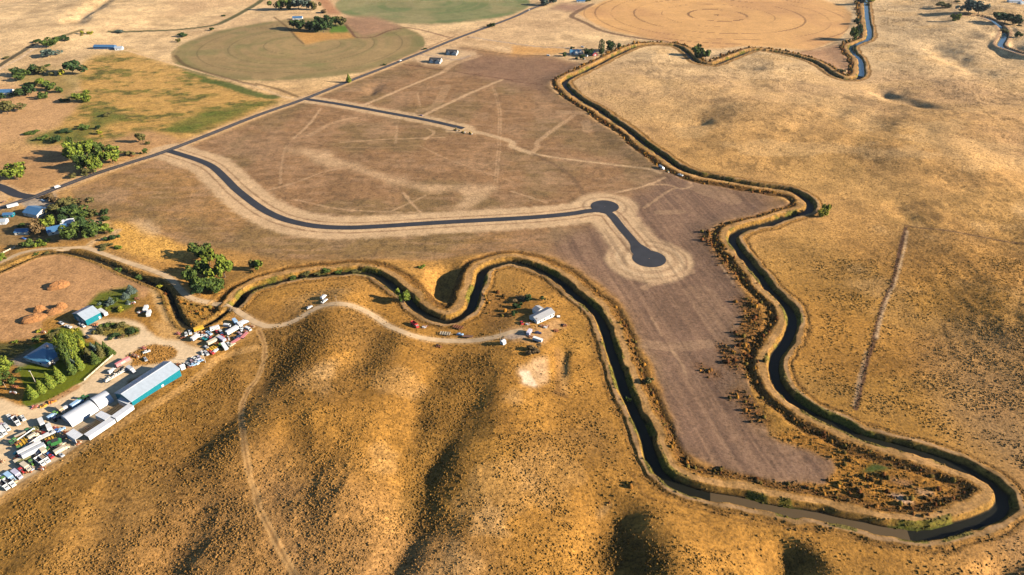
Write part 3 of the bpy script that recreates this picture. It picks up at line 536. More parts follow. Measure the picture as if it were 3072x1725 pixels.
for pts in (t(0, 2, (1740, 30), (1860, 80), (2100, 190), (2280, 230), (2180, 290), (2000, 380), (1880, 320), (1790, 150)), t(0, 2, (1600, 0), (1700, 60), (1750, 330), (1680, 330), (1620, 150)), t(2, 3, (1000, 520), (1180, 400), (1250, 560), (1150, 700), (1020, 800), (960, 650)), t(1, 2, (2250, 0), (2450, 60), (2571, 100), (2571, 300), (2350, 330))):
    sl, m = poly_mask(pts, 3, 2); BRUSH[sl] = np.maximum(BRUSH[sl], m * .05)
# canal colours by distance from its centre
xs, ys = X[sl_c], Y[sl_c]
def cput(lo, hi, color, a=1.0, soft=0.5, den=None, grain=0.5, var=0.35, vs=5):
    m = sstep(lo - soft, lo + soft, sdn) * (1 - sstep(hi - soft, hi + soft, sdn)) * (D_c < 1e8)
    put(sl_c, m * a, color, den, grain, var, vs)
mot = fbm(xs, ys, 13, 3, 95)
cput(-18, -10.5, SHADED_WEED, 0.95, 1.5, den=0.32, grain=0.9, var=0.8)  # weed colour with the outer slope's shade painted in
cput(-11.5, -4.4, alb(176, 124, 58), 0.9, 0.8, den=0.05, grain=0.9, var=.7)
cput(-9.9, -5.6, TAN, 0.95, 0.7, den=0.0, grain=0.5)
cput(-9.0, -8.4, alb(150, 112, 76), 0.4, 0.3); cput(-7.2, -6.6, alb(150, 112, 76), 0.4, 0.3); cput(6.2, 6.9, alb(132, 100, 68), 0.5, 0.25)
cput(-5.2, -3.2, alb(158, 116, 52), 0.9, 0.4, den=0.08, grain=0.8, var=0.6)
cput(-3.4, 3.4, alb(40, 36, 24), 1.0, 0.3, den=0.0)
cput(3.2, 5.2, alb(140, 112, 46), 0.9, 0.4, den=0.09, grain=0.8, var=0.6)
cput(4.6, 9.0, alb(170, 122, 58), 0.8, 0.8, den=.04, grain=.9, var=.7)
cput(5.5, 8.0, alb(184, 144, 100), 0.9, 0.6, den=0.0, grain=0.3)
cput(8.2, 12.5, alb(150, 106, 50), 0.85, 1.0, den=0.2, grain=0.9, var=0.7)
green_bank = ((D_c < 6.5) & (D_c > 2.8)) * sstep(0.52, 0.62, mot)
cput(-11, -4.6, alb(150, 112, 62), 0.55 * sstep(.5, .62, fbm(xs, ys, 17, 3, 141)), .6); cput(5, 8.4, alb(140, 104, 56), 0.6 * sstep(.48, .6, fbm(xs, ys, 15, 3, 143)), .6)
put(sl_c, green_bank * 0.75, alb(104, 104, 36), 0.35, 0.9)
mt = (1 - sstep(5.5, 7, D_t)) * (D_t < 1e8)
put(sl_t, mt * 0.9, alb(150, 112, 54), 0.22, 0.9, 0.6, 5)
put(sl_t, (1 - sstep(1.6, 2.4, D_t)) * (D_t < 1e8), alb(46, 42, 28), 0.05)
# far right canal branch (blue water seen top right) lies in its own small cut
br_px = t(3, 0, (1900, 205), (2100, 215), (2230, 260), (2310, 320), (2355, 375), (2345, 440), (2310, 520), (2400, 560), (2520, 600), (2700, 640))
BR = dense(flat(br_px), 5)
sl_b, D_b, S_b, A_b = dist_field(BR, 22)
wb = (1 - sstep(9, 20, D_b)) * (D_b < 1e8)
zb = np.array([float(ground(p[0], p[1])) for p in BR]); zb_level = np.median(zb)
H[sl_b] = H[sl_b] * (1 - wb) + (zb_level + prof(D_b, [(0, -2.4), (3, -2.4), (6, 0.4), (10, 0.5), (16, -0.5)])) * wb
put(sl_b, ((D_b > 6) & (D_b < 11)) * 0.8, alb(196, 150, 110)); put(sl_b, (D_b < 5.5) * 0.9, alb(96, 80, 50))

# ------------------------------------------------------------------ asphalt and gravel roads: grade the ground, then lay sheets
def grade(wp, width):
    z = np.array([float(v) for v in ground(wp[:, 0], wp[:, 1])])
    kz = np.ones(9) / 9; zp = np.pad(z, 4, mode='edge'); z = np.convolve(zp, kz, mode='valid')
    sl, D, S, A = dist_field(wp, width / 2 + 9)
    seg = np.concatenate([[0], np.cumsum(np.linalg.norm(np.diff(wp, axis=0), axis=1))])
    wgt = (1 - sstep(width / 2 + 1.5, width / 2 + 8, D)) * (D < 1e8)
    H[sl] = H[sl] * (1 - wgt) + np.interp(A, seg, z) * wgt
MAIN, RA, RB, RC, RD, DRIVE = (dense(land(p), 5) for p in (main_px, ra_px, rb_px, rc_px, rd_px, drive_px))
grade(MAIN, 9); grade(RA, 10); grade(RB, 10); grade(RC, 9); grade(RD, 11)
b1 = t(2, 1, (932, 628))[0]; b2 = t(2, 1, (1378, 1152))[0]
for b in (b1, b2):
    x, y, z = at(*b); rr = np.hypot(X - x, Y - y); wgt = 1 - sstep(15, 26, rr); H = H * (1 - wgt) + float(z) * wgt

# ------------------------------------------------------------------ materials
MATS = {}
def nodes_of(name):
    m = bpy.data.materials.new(name); m.use_nodes = True
    nt = m.node_tree; return m, nt.nodes, nt.links, nt.nodes['Principled BSDF']
def mat(name, color, rough=0.6, metal=0.0, var=0.12, scale=1.5, spec=0.4):
    """painted or weathered surface: base colour broken up by two noises"""
    if name in MATS: return MATS[name]
    m, N, L, b = nodes_of(name)
    tc = N.new('ShaderNodeTexCoord'); no = N.new('ShaderNodeTexNoise'); no.inputs['Scale'].default_value = scale; no.inputs['Detail'].default_value = 4
    L.new(tc.outputs['Object'], no.inputs['Vector'])
    mr = N.new('ShaderNodeMapRange'); mr.inputs['From Min'].default_value = 0.3; mr.inputs['From Max'].default_value = 0.7
    mr.inputs['To Min'].default_value = 1 - var; mr.inputs['To Max'].default_value = 1 + var
    L.new(no.outputs['Fac'], mr.inputs['Value'])
    mx = N.new('ShaderNodeVectorMath'); mx.operation = 'SCALE'; mx.inputs[0].default_value = color[:3]
    L.new(mr.outputs[0], mx.inputs['Scale']); L.new(mx.outputs[0], b.inputs['Base Color'])
    b.inputs['Roughness'].default_value = rough; b.inputs['Metallic'].default_value = metal
    b.inputs['Specular IOR Level'].default_value = spec
    MATS[name] = m; return m
def ribbed(name, color, rough=0.45, pitch=0.6, axis='X', var=0.08):
    """profiled sheet metal"""
    if name in MATS: return MATS[name]
    m = mat(name, color, rough, 0.0, var, 0.5); N = m.node_tree.nodes; L = m.node_tree.links
    tc = N.new('ShaderNodeTexCoord'); wv = N.new('ShaderNodeTexWave'); wv.bands_direction = axis
    wv.inputs['Scale'].default_value = 1.0 / pitch / 3.0; L.new(tc.outputs['Object'], wv.inputs['Vector'])
    bp = N.new('ShaderNodeBump'); bp.inputs['Distance'].default_value = 0.06; bp.inputs['Strength'].default_value = 0.6
    L.new(wv.outputs['Fac'], bp.inputs['Height']); L.new(bp.outputs[0], N['Principled BSDF'].inputs['Normal'])
    return m
def ground_material():
    m, N, L, b = nodes_of('ground_soil_and_grass')
    at_ = N.new('ShaderNodeAttribute'); at_.attribute_name = 'soil'
    ag = N.new('ShaderNodeAttribute'); ag.attribute_name = 'grain'
    tc = N.new('ShaderNodeTexCoord')
    def noise(sc, det=3, rough=0.6):
        n = N.new('ShaderNodeTexNoise'); n.inputs['Scale'].default_value = sc; n.inputs['Detail'].default_value = det; n.inputs['Roughness'].default_value = rough
        L.new(tc.outputs['Object'], n.inputs['Vector']); return n.outputs['Fac']
    fine, mid, big = noise(0.62, 4, 0.7), noise(0.2, 4, 0.65), noise(0.05, 3)
    fleck = noise(0.42, 5, 0.75)
    def math_(op, a, bb):
        n = N.new('ShaderNodeMath'); n.operation = op
        for i, v in enumerate((a, bb)):
            if isinstance(v, (int, float)): n.inputs[i].default_value = v
            else: L.new(v, n.inputs[i])
        return n.outputs[0]
    s = math_('ADD', math_('MULTIPLY', math_('SUBTRACT', fine, 0.5), 3.6), math_('MULTIPLY', math_('SUBTRACT', mid, 0.5), 1.6))
    s = math_('MULTIPLY', s, ag.outputs['Fac'])
    s = math_('ADD', s, math_('MULTIPLY', math_('SUBTRACT', big, 0.5), 0.35))
    dk_ = N.new('ShaderNodeMapRange'); dk_.inputs['From Min'].default_value = 0.535; dk_.inputs['From Max'].default_value = 0.61; L.new(fleck, dk_.inputs['Value'])
    s = math_('SUBTRACT', s, math_('MULTIPLY', dk_.outputs[0], math_('MULTIPLY', ag.outputs['Fac'], 0.55)))
    s = math_('MAXIMUM', math_('ADD', s, 1.06), 0.22)
    mx = N.new('ShaderNodeVectorMath'); mx.operation = 'SCALE'; L.new(at_.outputs['Color'], mx.inputs[0]); L.new(s, mx.inputs['Scale'])
    L.new(mx.outputs[0], b.inputs['Base Color'])
    b.inputs['Roughness'].default_value = 0.95; b.inputs['Specular IOR Level'].default_value = 0.1
    bp = N.new('ShaderNodeBump'); bp.inputs['Distance'].default_value = 1.0
    L.new(math_('MULTIPLY', math_('ADD', fine, math_('MULTIPLY', mid, 1.2)), 0.55), bp.inputs['Height'])
    L.new(math_('MULTIPLY', ag.outputs['Fac'], 0.85), bp.inputs['Strength']); L.new(bp.outputs[0], b.inputs['Normal'])
    return m
def new_mesh(name, verts, quads):
    """verts (n,3) and quads (m,4) arrays -> mesh"""
    me = bpy.data.meshes.new(name); verts = np.asarray(verts, np.float32); quads = np.asarray(quads, np.int32); k_ = quads.shape[1]
    me.vertices.add(len(verts)); me.vertices.foreach_set('co', verts.ravel())
    me.loops.add(quads.size); me.loops.foreach_set('vertex_index', quads.ravel())
    me.polygons.add(len(quads)); me.polygons.foreach_set('loop_start', np.arange(0, quads.size, k_, dtype=np.int32))
    me.update(calc_edges=True); return me
def link(name, me, parent=None, **props):
    o = bpy.data.objects.new(name, me); COL.objects.link(o)
    if parent is not None: o.parent = parent
    for a, v in props.items():
        if v is not None: o[a] = v
    return o

# ------------------------------------------------------------------ the ground sheet
verts = np.stack([X, Y, H], -1).reshape(-1, 3)
ii = np.arange(NU * NV).reshape(NV, NU)
quads = np.stack([ii[1:, :-1], ii[1:, 1:], ii[:-1, 1:], ii[:-1, :-1]], -1).reshape(-1, 4)
me = new_mesh('ground', verts, quads)
me.polygons.foreach_set('use_smooth', np.ones(len(quads), bool))
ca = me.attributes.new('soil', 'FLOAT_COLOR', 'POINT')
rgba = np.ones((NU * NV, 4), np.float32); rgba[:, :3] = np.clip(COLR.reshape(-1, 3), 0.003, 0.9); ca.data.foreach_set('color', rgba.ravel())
ga = me.attributes.new('grain', 'FLOAT', 'POINT'); ga.data.foreach_set('value', GRAIN.astype(np.float32).ravel())
me.materials.append(ground_material())
g_ob = link('ground', me, kind='structure')

def ribbon(wp, width, lift=0.07, z=None, cols=3):
    d = np.gradient(wp, axis=0); d /= np.linalg.norm(d, axis=1)[:, None]
    nrm = np.stack([-d[:, 1], d[:, 0]], 1); vs = []
    for c_ in np.linspace(-0.5, 0.5, cols):
        p = wp + nrm * (c_ * np.asarray(width)).reshape(-1, 1) if np.ndim(width) else wp + nrm * c_ * width
        zz = ground(p[:, 0], p[:, 1]) + lift + 0.00028 * np.maximum(p[:, 1] - 300, 0) if z is None else np.full(len(p), z)
        vs.append(np.stack([p[:, 0], p[:, 1], zz], 1))
    n = len(wp); V_ = np.concatenate(vs); Q = []
    for c_ in range(cols - 1):
        a = np.arange(n - 1) + c_ * n
        Q.append(np.stack([a, a + 1, a + n + 1, a + n], 1)[:, ::-1])
    return V_, np.concatenate(Q)
def join(*parts):
    Vs, Qs, off = [], [], 0
    for v, q in parts: Vs.append(v); Qs.append(q + off); off += len(v)
    return np.concatenate(Vs), np.concatenate(Qs)
def plate(x, y, rad, lift, rings=5, seg=40):
    vs = []; z0 = float(ground(x, y)) + lift + 0.00028 * max(y - 300, 0)
    for r_ in np.linspace(0.4, rad, rings):
        a = np.linspace(0, 2 * math.pi, seg, endpoint=False)
        vs.append(np.stack([x + r_ * np.cos(a), y + r_ * np.sin(a), np.full(seg, z0)], 1))
    Q = []
    for r_ in range(rings - 1):
        a = np.arange(seg) + r_ * seg; b = (np.arange(seg) + 1) % seg + r_ * seg
        Q.append(np.stack([a, a + seg, b + seg, b], 1))
    return np.concatenate(vs), np.concatenate(Q)
asph_new = mat('fresh_asphalt', alb(52, 51, 56), 0.75, var=0.25, scale=0.12)
asph_old = mat('worn_asphalt', alb(78, 72, 76), 0.8, var=0.22, scale=0.15)
gravel_m = mat('pale_gravel', alb(222, 184, 138), 0.95, var=0.2, scale=0.2)
paint_w = mat('road_paint_white', (0.55, 0.55, 0.52), 0.7)
def sheet(name, vq, m):
    me = new_mesh(name, *vq); me.materials.append(m); return link(name, me, kind='structure')
sheet('road', ribbon(MAIN, 8.0, 0.07), asph_old)
sheet('road_edge_line', join(*[ribbon(MAIN[:, :] + 0, 0.18, 0.10, cols=2)]), mat('road_paint_yellow', (0.5, 0.38, 0.08), 0.7))
x1, y1, _ = at(*b1); x2, y2, _ = at(*b2)
sheet('road', join(ribbon(RA, 7.6, 0.075), ribbon(RB, 7.6 + 9 * sstep(28, 12, np.linalg.norm(RB - RB[-1], axis=1)), 0.082), plate(float(x1), float(y1), 13.0, 0.10), plate(float(x2), float(y2), 13.5, 0.11)), asph_new)
sheet('road', ribbon(RC, 7.4, 0.075), asph_new)
sheet('road', ribbon(RD, 9.5, 0.082), asph_new)
sheet('gravel_road', ribbon(DRIVE, 4.6, 0.10, cols=5), gravel_m)

# water in the canal, the upper branch and the far ditch
def water_mat(name, col, rough):
    m, N, L, b = nodes_of(name)
    b.inputs['Base Color'].default_value = (*col, 1); b.inputs['Roughness'].default_value = rough; b.inputs['IOR'].default_value = 1.33
    b.inputs['Specular IOR Level'].default_value = 0.5 if rough < .2 else 0.22
    tc = N.new('ShaderNodeTexCoord'); no = N.new('ShaderNodeTexNoise'); no.inputs['Scale'].default_value = 0.6; no.inputs['Detail'].default_value = 3
    L.new(tc.outputs['Object'], no.inputs['Vector'])
    bp = N.new('ShaderNodeBump'); bp.inputs['Strength'].default_value = 0.12; bp.inputs['Distance'].default_value = 0.3
    L.new(no.outputs['Fac'], bp.inputs['Height']); L.new(bp.outputs[0], b.inputs['Normal'])
    return m
wm = water_mat('canal_water', (0.010, 0.010, 0.006), 0.45)
wb_ = water_mat('blue_canal_water', (0.010, 0.035, 0.06), 0.06)
ks = int(len(CANAL) * 0.0) ; split = next(i for i, p in enumerate(CANAL) if proj0(p[0], p[1])[1] > 228 and i > 20)
qx, qy = proj0(CANAL[:, 0], CANAL[:, 1]); low = [i for i in range(len(CANAL)) if qy[i] > 1478 and qx[i] < 2740]
i_a, i_b = low[0], low[-1]
mud = water_mat('muddy_canal_water', (0.085, 0.058, 0.030), 0.5)
sheet('canal_water', ribbon(CANAL[split - 1:i_a + 1], 6.2, z=-2.9), wm); sheet('canal_water', ribbon(CANAL[i_a:i_b + 1], 6.6, z=-2.85), mud); sheet('canal_water', ribbon(CANAL[i_b:-2], 6.2, z=-2.9), wm)
sheet('canal_water', ribbon(CANAL[:split], 8.0, z=-1.6), wb_)
sheet('canal_water', ribbon(BR, 7.2, z=float(zb_level) - 1.5), wb_)

# ------------------------------------------------------------------ ground cover: sagebrush and weeds
def cover(name, dens, ncap, size, zs, base_cols, keep=None, seed=1, full=True):
    r_ = np.random.default_rng(seed)
    cell = (np.abs((X[1:, 1:] - X[1:, :-1]) * (Y[:-1, 1:] - Y[1:, 1:])))
    inb = (UU[1:, 1:] > -250) & (UU[1:, 1:] < 3330) & (VV[1:, 1:] > -60) & (VV[1:, 1:] < 1840)
    p = np.maximum(cell * dens[1:, 1:] * inb, 0)
    tot = p.sum(); n = int(min(ncap, tot)); p = p.ravel() / tot
    c = r_.choice(len(p), n, p=p); j, i = np.divmod(c, NU - 1)
    fu, fv = r_.random(n), r_.random(n)
    px_ = X[j + 1, i] + (X[j + 1, i + 1] - X[j + 1, i]) * fu; py_ = Y[j + 1, i] + (Y[j, i] - Y[j + 1, i]) * fv
    pz_ = ground(px_, py_)
    sz = size[0] + (size[1] - size[0]) * r_.random(n) ** 3.0
    sz *= 1 + np.clip(py_ - 600, 0, 900) / 900.0        # the far slopes show only their larger shrubs
    m_ = 5; a = np.linspace(0, 2 * math.pi, m_, endpoint=False); tri = []
    if full:
        tpl = np.concatenate([np.stack([np.cos(a), np.sin(a), 0 * a - 0.15], 1), np.stack([0.85 * np.cos(a + .5), 0.85 * np.sin(a + .5), 0 * a + 0.62], 1), [[0, 0, 1.0]]])
        for q in range(m_):
            q2 = (q + 1) % m_; tri += [(q, q2, m_ + q), (q2, m_ + q2, m_ + q), (m_ + q, m_ + q2, 2 * m_)]
    else:
        tpl = np.concatenate([np.stack([np.cos(a), np.sin(a), 0 * a - 0.1], 1), [[0.1, 0, 0.95]]])
        for q in range(m_): tri.append((q, (q + 1) % m_, m_))
    tri = np.array(tri); nv = len(tpl)
    jit = r_.normal(0, 0.2, (n, nv, 3)) + 1.0
    Vv = tpl[None] * jit * (sz[:, None, None] * np.array([0.5, 0.5, zs])[None, None])
    rot = r_.random(n) * 6.28; cr, sr = np.cos(rot)[:, None], np.sin(rot)[:, None]
    xx = Vv[..., 0] * cr - Vv[..., 1] * sr + px_[:, None]; yy = Vv[..., 0] * sr + Vv[..., 1] * cr + py_[:, None]; zz = Vv[..., 2] + pz_[:, None]
    Vv = np.stack([xx, yy, zz], -1).reshape(-1, 3)
    Tq = (tri[None] + (np.arange(n) * nv)[:, None, None]).reshape(-1, 3)
    me = new_mesh(name, Vv, Tq)
    bc = np.array(base_cols); pick = bc[r_.integers(0, len(bc), n)] * (0.5 + 0.7 * r_.random((n, 1)))
    if keep is not None:
        soil = np.stack([interp_grid(COLR[..., q], px_, py_) for q in range(3)], -1)
        pick = pick * (1 - keep) + soil * keep
    rg = np.ones((n, nv, 4), np.float32); rg[..., :3] = pick[:, None, :] * (0.75 + 0.5 * r_.random((n, nv, 1)))
    at_ = me.attributes.new('leaf', 'FLOAT_COLOR', 'POINT'); at_.data.foreach_set('color', rg.ravel())
    m, N, L, b = nodes_of(name + '_leaves'); an = N.new('ShaderNodeAttribute'); an.attribute_name = 'leaf'
    tc = N.new('ShaderNodeTexCoord'); no = N.new('ShaderNodeTexNoise'); no.inputs['Scale'].default_value = 3; L.new(tc.outputs['Object'], no.inputs['Vector'])
    mr = N.new('ShaderNodeMapRange'); mr.inputs['To Min'].default_value = 0.6; mr.inputs['To Max'].default_value = 1.4; L.new(no.outputs['Fac'], mr.inputs['Value'])
    mx = N.new('ShaderNodeVectorMath'); mx.operation = 'SCALE'; L.new(an.outputs['Color'], mx.inputs[0]); L.new(mr.outputs[0], mx.inputs['Scale'])
    L.new(mx.outputs[0], b.inputs['Base Color']); b.inputs['Roughness'].default_value = 0.95; b.inputs['Specular IOR Level'].default_value = 0.05
    me.materials.append(m)
    open('/tmp/cover.txt', 'a').write(f'{name} {n} {int(tot)}\n')
    return link(name, me, kind='stuff')
nearf = (Y < 470) * 1.0; thin = np.clip(1 - (Y - 450) / 1500, 0.15, 1.0)
SAGE = [alb(112, 84, 40), alb(136, 102, 46), alb(96, 78, 40), alb(76, 64, 36), alb(160, 118, 66)]
for full, dn, cap in ((True, DEN * nearf * 2.6, 150000), (False, DEN * (1 - nearf) * thin, 130000)):
    o = cover('sagebrush', dn, cap, (0.35, 1.35) if full else (0.5, 1.4), 0.44, SAGE, keep=0.5 if full else 0.6, seed=3 + full, full=full)
    o['label'] = 'low sagebrush and weed clumps on the near dry slopes and banks' if full else 'sagebrush clumps speckling the farther hillsides and banks'
o = cover('dry_grass_tufts', (0.9 * hill * near_cam + 0.10 * hill * (fbm(X, Y, 40, 2, 99) > 0.42)) * (GRAIN > 0.55) * (1 - yard_flat), 150000, (0.45, 1.1), 0.5, [alb(190, 136, 62), alb(160, 114, 50), alb(128, 92, 44)], keep=0.75, seed=5, full=False)
o['label'] = 'golden dry grass tufts scattered over the hillsides'

o = cover('brush', BRUSH, 14000, (1.0, 3.4), 0.7, [alb(170, 116, 44), alb(150, 100, 44), alb(110, 92, 40), alb(92, 70, 38), alb(120, 70, 36)], keep=0.1, seed=9)
o['label'] = 'tall golden and dark brush along the canal banks and field hollow'

# ------------------------------------------------------------------ the air over the plain
hz = bpy.data.materials.new('haze_air'); hz.use_nodes = True; hz.node_tree.nodes.clear()
ho = hz.node_tree.nodes.new('ShaderNodeOutputMaterial'); hv = hz.node_tree.nodes.new('ShaderNodeVolumePrincipled')
hv.inputs['Color'].default_value = (0.86, 0.92, 1.0, 1); hv.inputs['Density'].default_value = 0.000012; hv.inputs['Anisotropy'].default_value = 0.2
hz.node_tree.links.new(hv.outputs[0], ho.inputs['Volume'])
b_ = 70000.0; z0_, z1_ = float(H.min()) - 1.0, CAM_H + 30
hm = bpy.data.meshes.new('haze'); hm.from_pydata([(x, y, z) for z in (z0_, z1_) for x, y in ((-b_, -3000), (b_, -3000), (b_, b_), (-b_, b_))], [], [(3, 2, 1, 0), (4, 5, 6, 7), (0, 1, 5, 4), (1, 2, 6, 5), (2, 3, 7, 6), (3, 0, 4, 7)])
hm.materials.append(hz); link('haze', hm, kind='stuff', label='thin pale haze over the whole plain')

# ------------------------------------------------------------------ mesh building blocks for the objects
class MB:
    """collects shapes; build() links them as ONE mesh object"""
    def __init__(s): s.v = []; s.f = []
    def add(s, vs, fs):
        o = len(s.v); s.v += [tuple(p) for p in vs]; s.f += [tuple(i + o for i in f) for f in fs]; return s
    def box(s, x0, x1, y0, y1, z0, z1, tx=0.0, ty=0.0):
        """box whose top is drawn in by tx / ty"""
        v = [(x0, y0, z0), (x1, y0, z0), (x1, y1, z0), (x0, y1, z0), (x0 + tx, y0 + ty, z1), (x1 - tx, y0 + ty, z1), (x1 - tx, y1 - ty, z1), (x0 + tx, y1 - ty, z1)]
        return s.add(v, [(3, 2, 1, 0), (4, 5, 6, 7), (0, 1, 5, 4), (1, 2, 6, 5), (2, 3, 7, 6), (3, 0, 4, 7)])
    def prism(s, prof, y0, y1, inset=0.0):
        """closed side profile (x, z) extruded across y; inset narrows the upper points"""
        n = len(prof); zs = [p[1] for p in prof]; lo, hi = min(zs), max(zs)
        def yy(y, z, sg): return y + sg * inset * (z - lo) / (hi - lo + 1e-9)
        v = [(x, yy(y0, z, 1), z) for x, z in prof] + [(x, yy(y1, z, -1), z) for x, z in prof]
        return s.add(v, [tuple(range(n)), tuple(range(2 * n - 1, n - 1, -1))] + [((i + 1) % n, i, i + n, (i + 1) % n + n) for i in range(n)])
    def cyl(s, p, q, r0, r1=None, n=10, caps=True):
        p, q = Vector(p), Vector(q); r1 = r0 if r1 is None else r1; d = (q - p).normalized()
        a = d.orthogonal().normalized(); b = d.cross(a); v = []
        for c, r in ((p, r0), (q, r1)):
            for i in range(n):
                t_ = 2 * math.pi * i / n; v.append(c + (a * math.cos(t_) + b * math.sin(t_)) * r)
        f = [(i, (i + 1) % n, (i + 1) % n + n, i + n) for i in range(n)]
        if caps: f += [tuple(range(n - 1, -1, -1)), tuple(range(n, 2 * n))]
        return s.add(v, f)
    def dome(s, c, rx, ry, rz, n=12, rings=5, z0=0.0, jit=0.0):
        v = []; f = []
        for j in range(rings):
            th = (math.pi / 2) * j / rings
            for i in range(n):
                a = 2 * math.pi * i / n; k_ = 1 + random.uniform(-jit, jit)
                v.append((c[0] + rx * math.cos(a) * math.cos(th) * k_, c[1] + ry * math.sin(a) * math.cos(th) * k_, c[2] + z0 + rz * math.sin(th) * k_))
        v.append((c[0], c[1], c[2] + z0 + rz)); top = len(v) - 1
        for j in range(rings - 1):
            for i in range(n): f.append((j * n + i, j * n + (i + 1) % n, (j + 1) * n + (i + 1) % n, (j + 1) * n + i))
        for i in range(n): f.append(((rings - 1) * n + i, (rings - 1) * n + (i + 1) % n, top))
        return s.add(v, f)
    def mesh(s, name):
        m = bpy.data.meshes.new(name); m.from_pydata(s.v, [], s.f); m.update(); return m
    def build(s, name, material, parent=None):
        m = s.mesh(name); m.materials.append(material); return link(name, m, parent)
def thing(name, label, cat, loc, rz=0.0, group=None):
    o = bpy.data.objects.new(name, None); COL.objects.link(o); o.empty_display_size = 0.5
    o.location = loc; o.rotation_euler = (0, 0, rz); o['label'] = label; o['category'] = cat
    if group: o['group'] = group
    return o
PENDING = []          # (object, base words, place words, pixel x): labels that need an ordinal to single one out
ORD = ['', 'second', 'third', 'fourth', 'fifth', 'sixth', 'seventh', 'eighth', 'ninth', 'tenth', 'eleventh', 'twelfth', 'thirteenth', 'fourteenth', 'fifteenth', 'sixteenth', 'seventeenth', 'eighteenth', 'nineteenth', 'twentieth']
def settle_labels():
    sets = {}
    for o, base, place, px in PENDING: sets.setdefault((base, place), []).append((px, o))
    for (base, place), lst in sets.items():
        lst.sort(key=lambda q: q[0]); n = len(lst)
        for i, (px, o) in enumerate(lst):
            if n == 1: o['label'] = f'{base} {place}'
            elif i == 0: o['label'] = f'leftmost {base} {place}'
            elif i == n - 1: o['label'] = f'rightmost {base} {place}'
            else: o['label'] = f'{base} {place}, {ORD[i]} from left'
def heading(px, py, dx, dy):
    (x0, y0, _), (x1, y1, _) = at(px - dx, py - dy), at(px + dx, py + dy)
    return math.atan2(float(y1 - y0), float(x1 - x0))

# ------------------------------------------------------------------ vehicles and machines (x forward, base on the ground)
def paint(c):
    table = dict(white=(.56, .555, .54), cream=(.50, .42, .30), tan=(.45, .33, .20), yellow=(.50, .29, .03), orange=(.55, .18, .03), red=(.42, .03, .03), pink=(.50, .17, .17), mauve=(.38, .24, .26), green=(.03, .13, .035), lime=(.09, .20, .04), teal=(.02, .25, .26), blue=(.04, .12, .36), lightblue=(.28, .42, .58), navy=(.02, .03, .08), grey=(.30, .30, .31), silver=(.40, .41, .43), black=(.02, .02, .022), brown=(.16, .08, .045), rust=(.24, .09, .04), lavender=(.40, .38, .46), olive=(.22, .20, .07))
    return mat('paint_' + c, table[c], 0.42, var=0.12, scale=0.8)
GLASS = mat('window_glass', (0.02, 0.028, 0.035), 0.12, spec=0.6); RUB = mat('tyre_rubber', (0.018, 0.018, 0.018), 0.9); STEEL = mat('bare_steel', (0.28, 0.27, 0.26), 0.45, 0.3); DARKM = mat('dark_frame_steel', (0.035, 0.033, 0.032), 0.7); LOAD = mat('load_in_bed', (0.03, 0.028, 0.03), 0.9, var=0.4); WOOD = mat('weathered_wood', (0.30, 0.21, 0.13), 0.9, var=0.3)
def wheels(xs, y, r, w_):
    out = []
    for x in xs:
        for sg in (-1, 1):
            m = MB().cyl((x, sg * y - w_ / 2, r), (x, sg * y + w_ / 2, r), r, n=12)
            m.cyl((x, sg * (y + w_ / 2) , r), (x, sg * (y + w_ / 2 + 0.02), r), r * 0.5, n=8); out.append(('wheel', m, RUB))
    return out
def k_pickup(c):
    b = MB().box(-2.7, 2.7, -0.95, 0.95, 0.45, 0.85).box(0.75, 2.7, -0.93, 0.93, 0.85, 1.12, 0.08, 0.06)
    b.box(-2.7, -0.95, -0.95, -0.82, 0.85, 1.3).box(-2.7, -0.95, 0.82, 0.95, 0.85, 1.3).box(-2.7, -2.6, -0.82, 0.82, 0.85, 1.3)
    cab = MB().prism([(-0.95, 0.85), (0.95, 0.85), (0.95, 1.12), (0.3, 1.72), (-0.8, 1.78), (-0.95, 1.3)], -0.92, 0.92, 0.14)
    win = MB().prism([(0.98, 1.14), (0.99, 1.16), (0.36, 1.70), (0.33, 1.68)], -0.74, 0.74)
    return [('body', b, paint(c)), ('cab', cab, paint(c)), ('windscreen', win, GLASS)] + [('window', MB().box(-0.7, 0.55, y, y + .065, 1.18, 1.58, 0.18), GLASS) for y in (-.925, .86)] + [ ('bed', MB().box(-2.6, -0.95, -0.82, 0.82, 0.86, 0.89), LOAD)] + wheels((-1.7, 1.75), 0.84, 0.38, 0.26)
def k_car(c):
    b = MB().prism([(-2.25, 0.35), (2.25, 0.35), (2.28, 0.62), (2.1, 0.82), (0.95, 0.95), (-1.6, 0.98), (-2.2, 0.92)], -0.9, 0.9, 0.06)
    cab = MB().prism([(-1.75, 0.94), (1.05, 0.92), (0.35, 1.42), (-1.0, 1.45)], -0.82, 0.82, 0.16)
    win = MB().prism([(1.12, 0.95), (1.14, 0.97), (0.42, 1.42), (0.38, 1.40)], -0.64, 0.64)
    return [('body', b, paint(c)), ('roof', cab, paint(c)), ('windscreen', win, GLASS)] + [('window', MB().box(-1.3, 0.6, y, y + .09, 1.0, 1.32, 0.3, 0.03), GLASS) for y in (-.83, .74)] + wheels((-1.35, 1.4), 0.8, 0.32, 0.22)
def k_van(c):
    b = MB().prism([(-2.7, 0.4), (2.6, 0.4), (2.62, 0.9), (2.2, 1.15), (1.5, 1.95), (1.2, 2.1), (-2.6, 2.1), (-2.7, 1.9)], -0.98, 0.98, 0.1)
    win = MB().prism([(2.24, 1.17), (2.26, 1.19), (1.56, 1.94), (1.53, 1.92)], -0.76, 0.76)
    return [('body', b, paint(c)), ('windscreen', win, GLASS)] + [('window', MB().box(0.7, 1.7, y, y + .085, 1.2, 1.7, 0.1), GLASS) for y in (-.985, .9)] + wheels((-1.7, 1.7), 0.86, 0.36, 0.24)
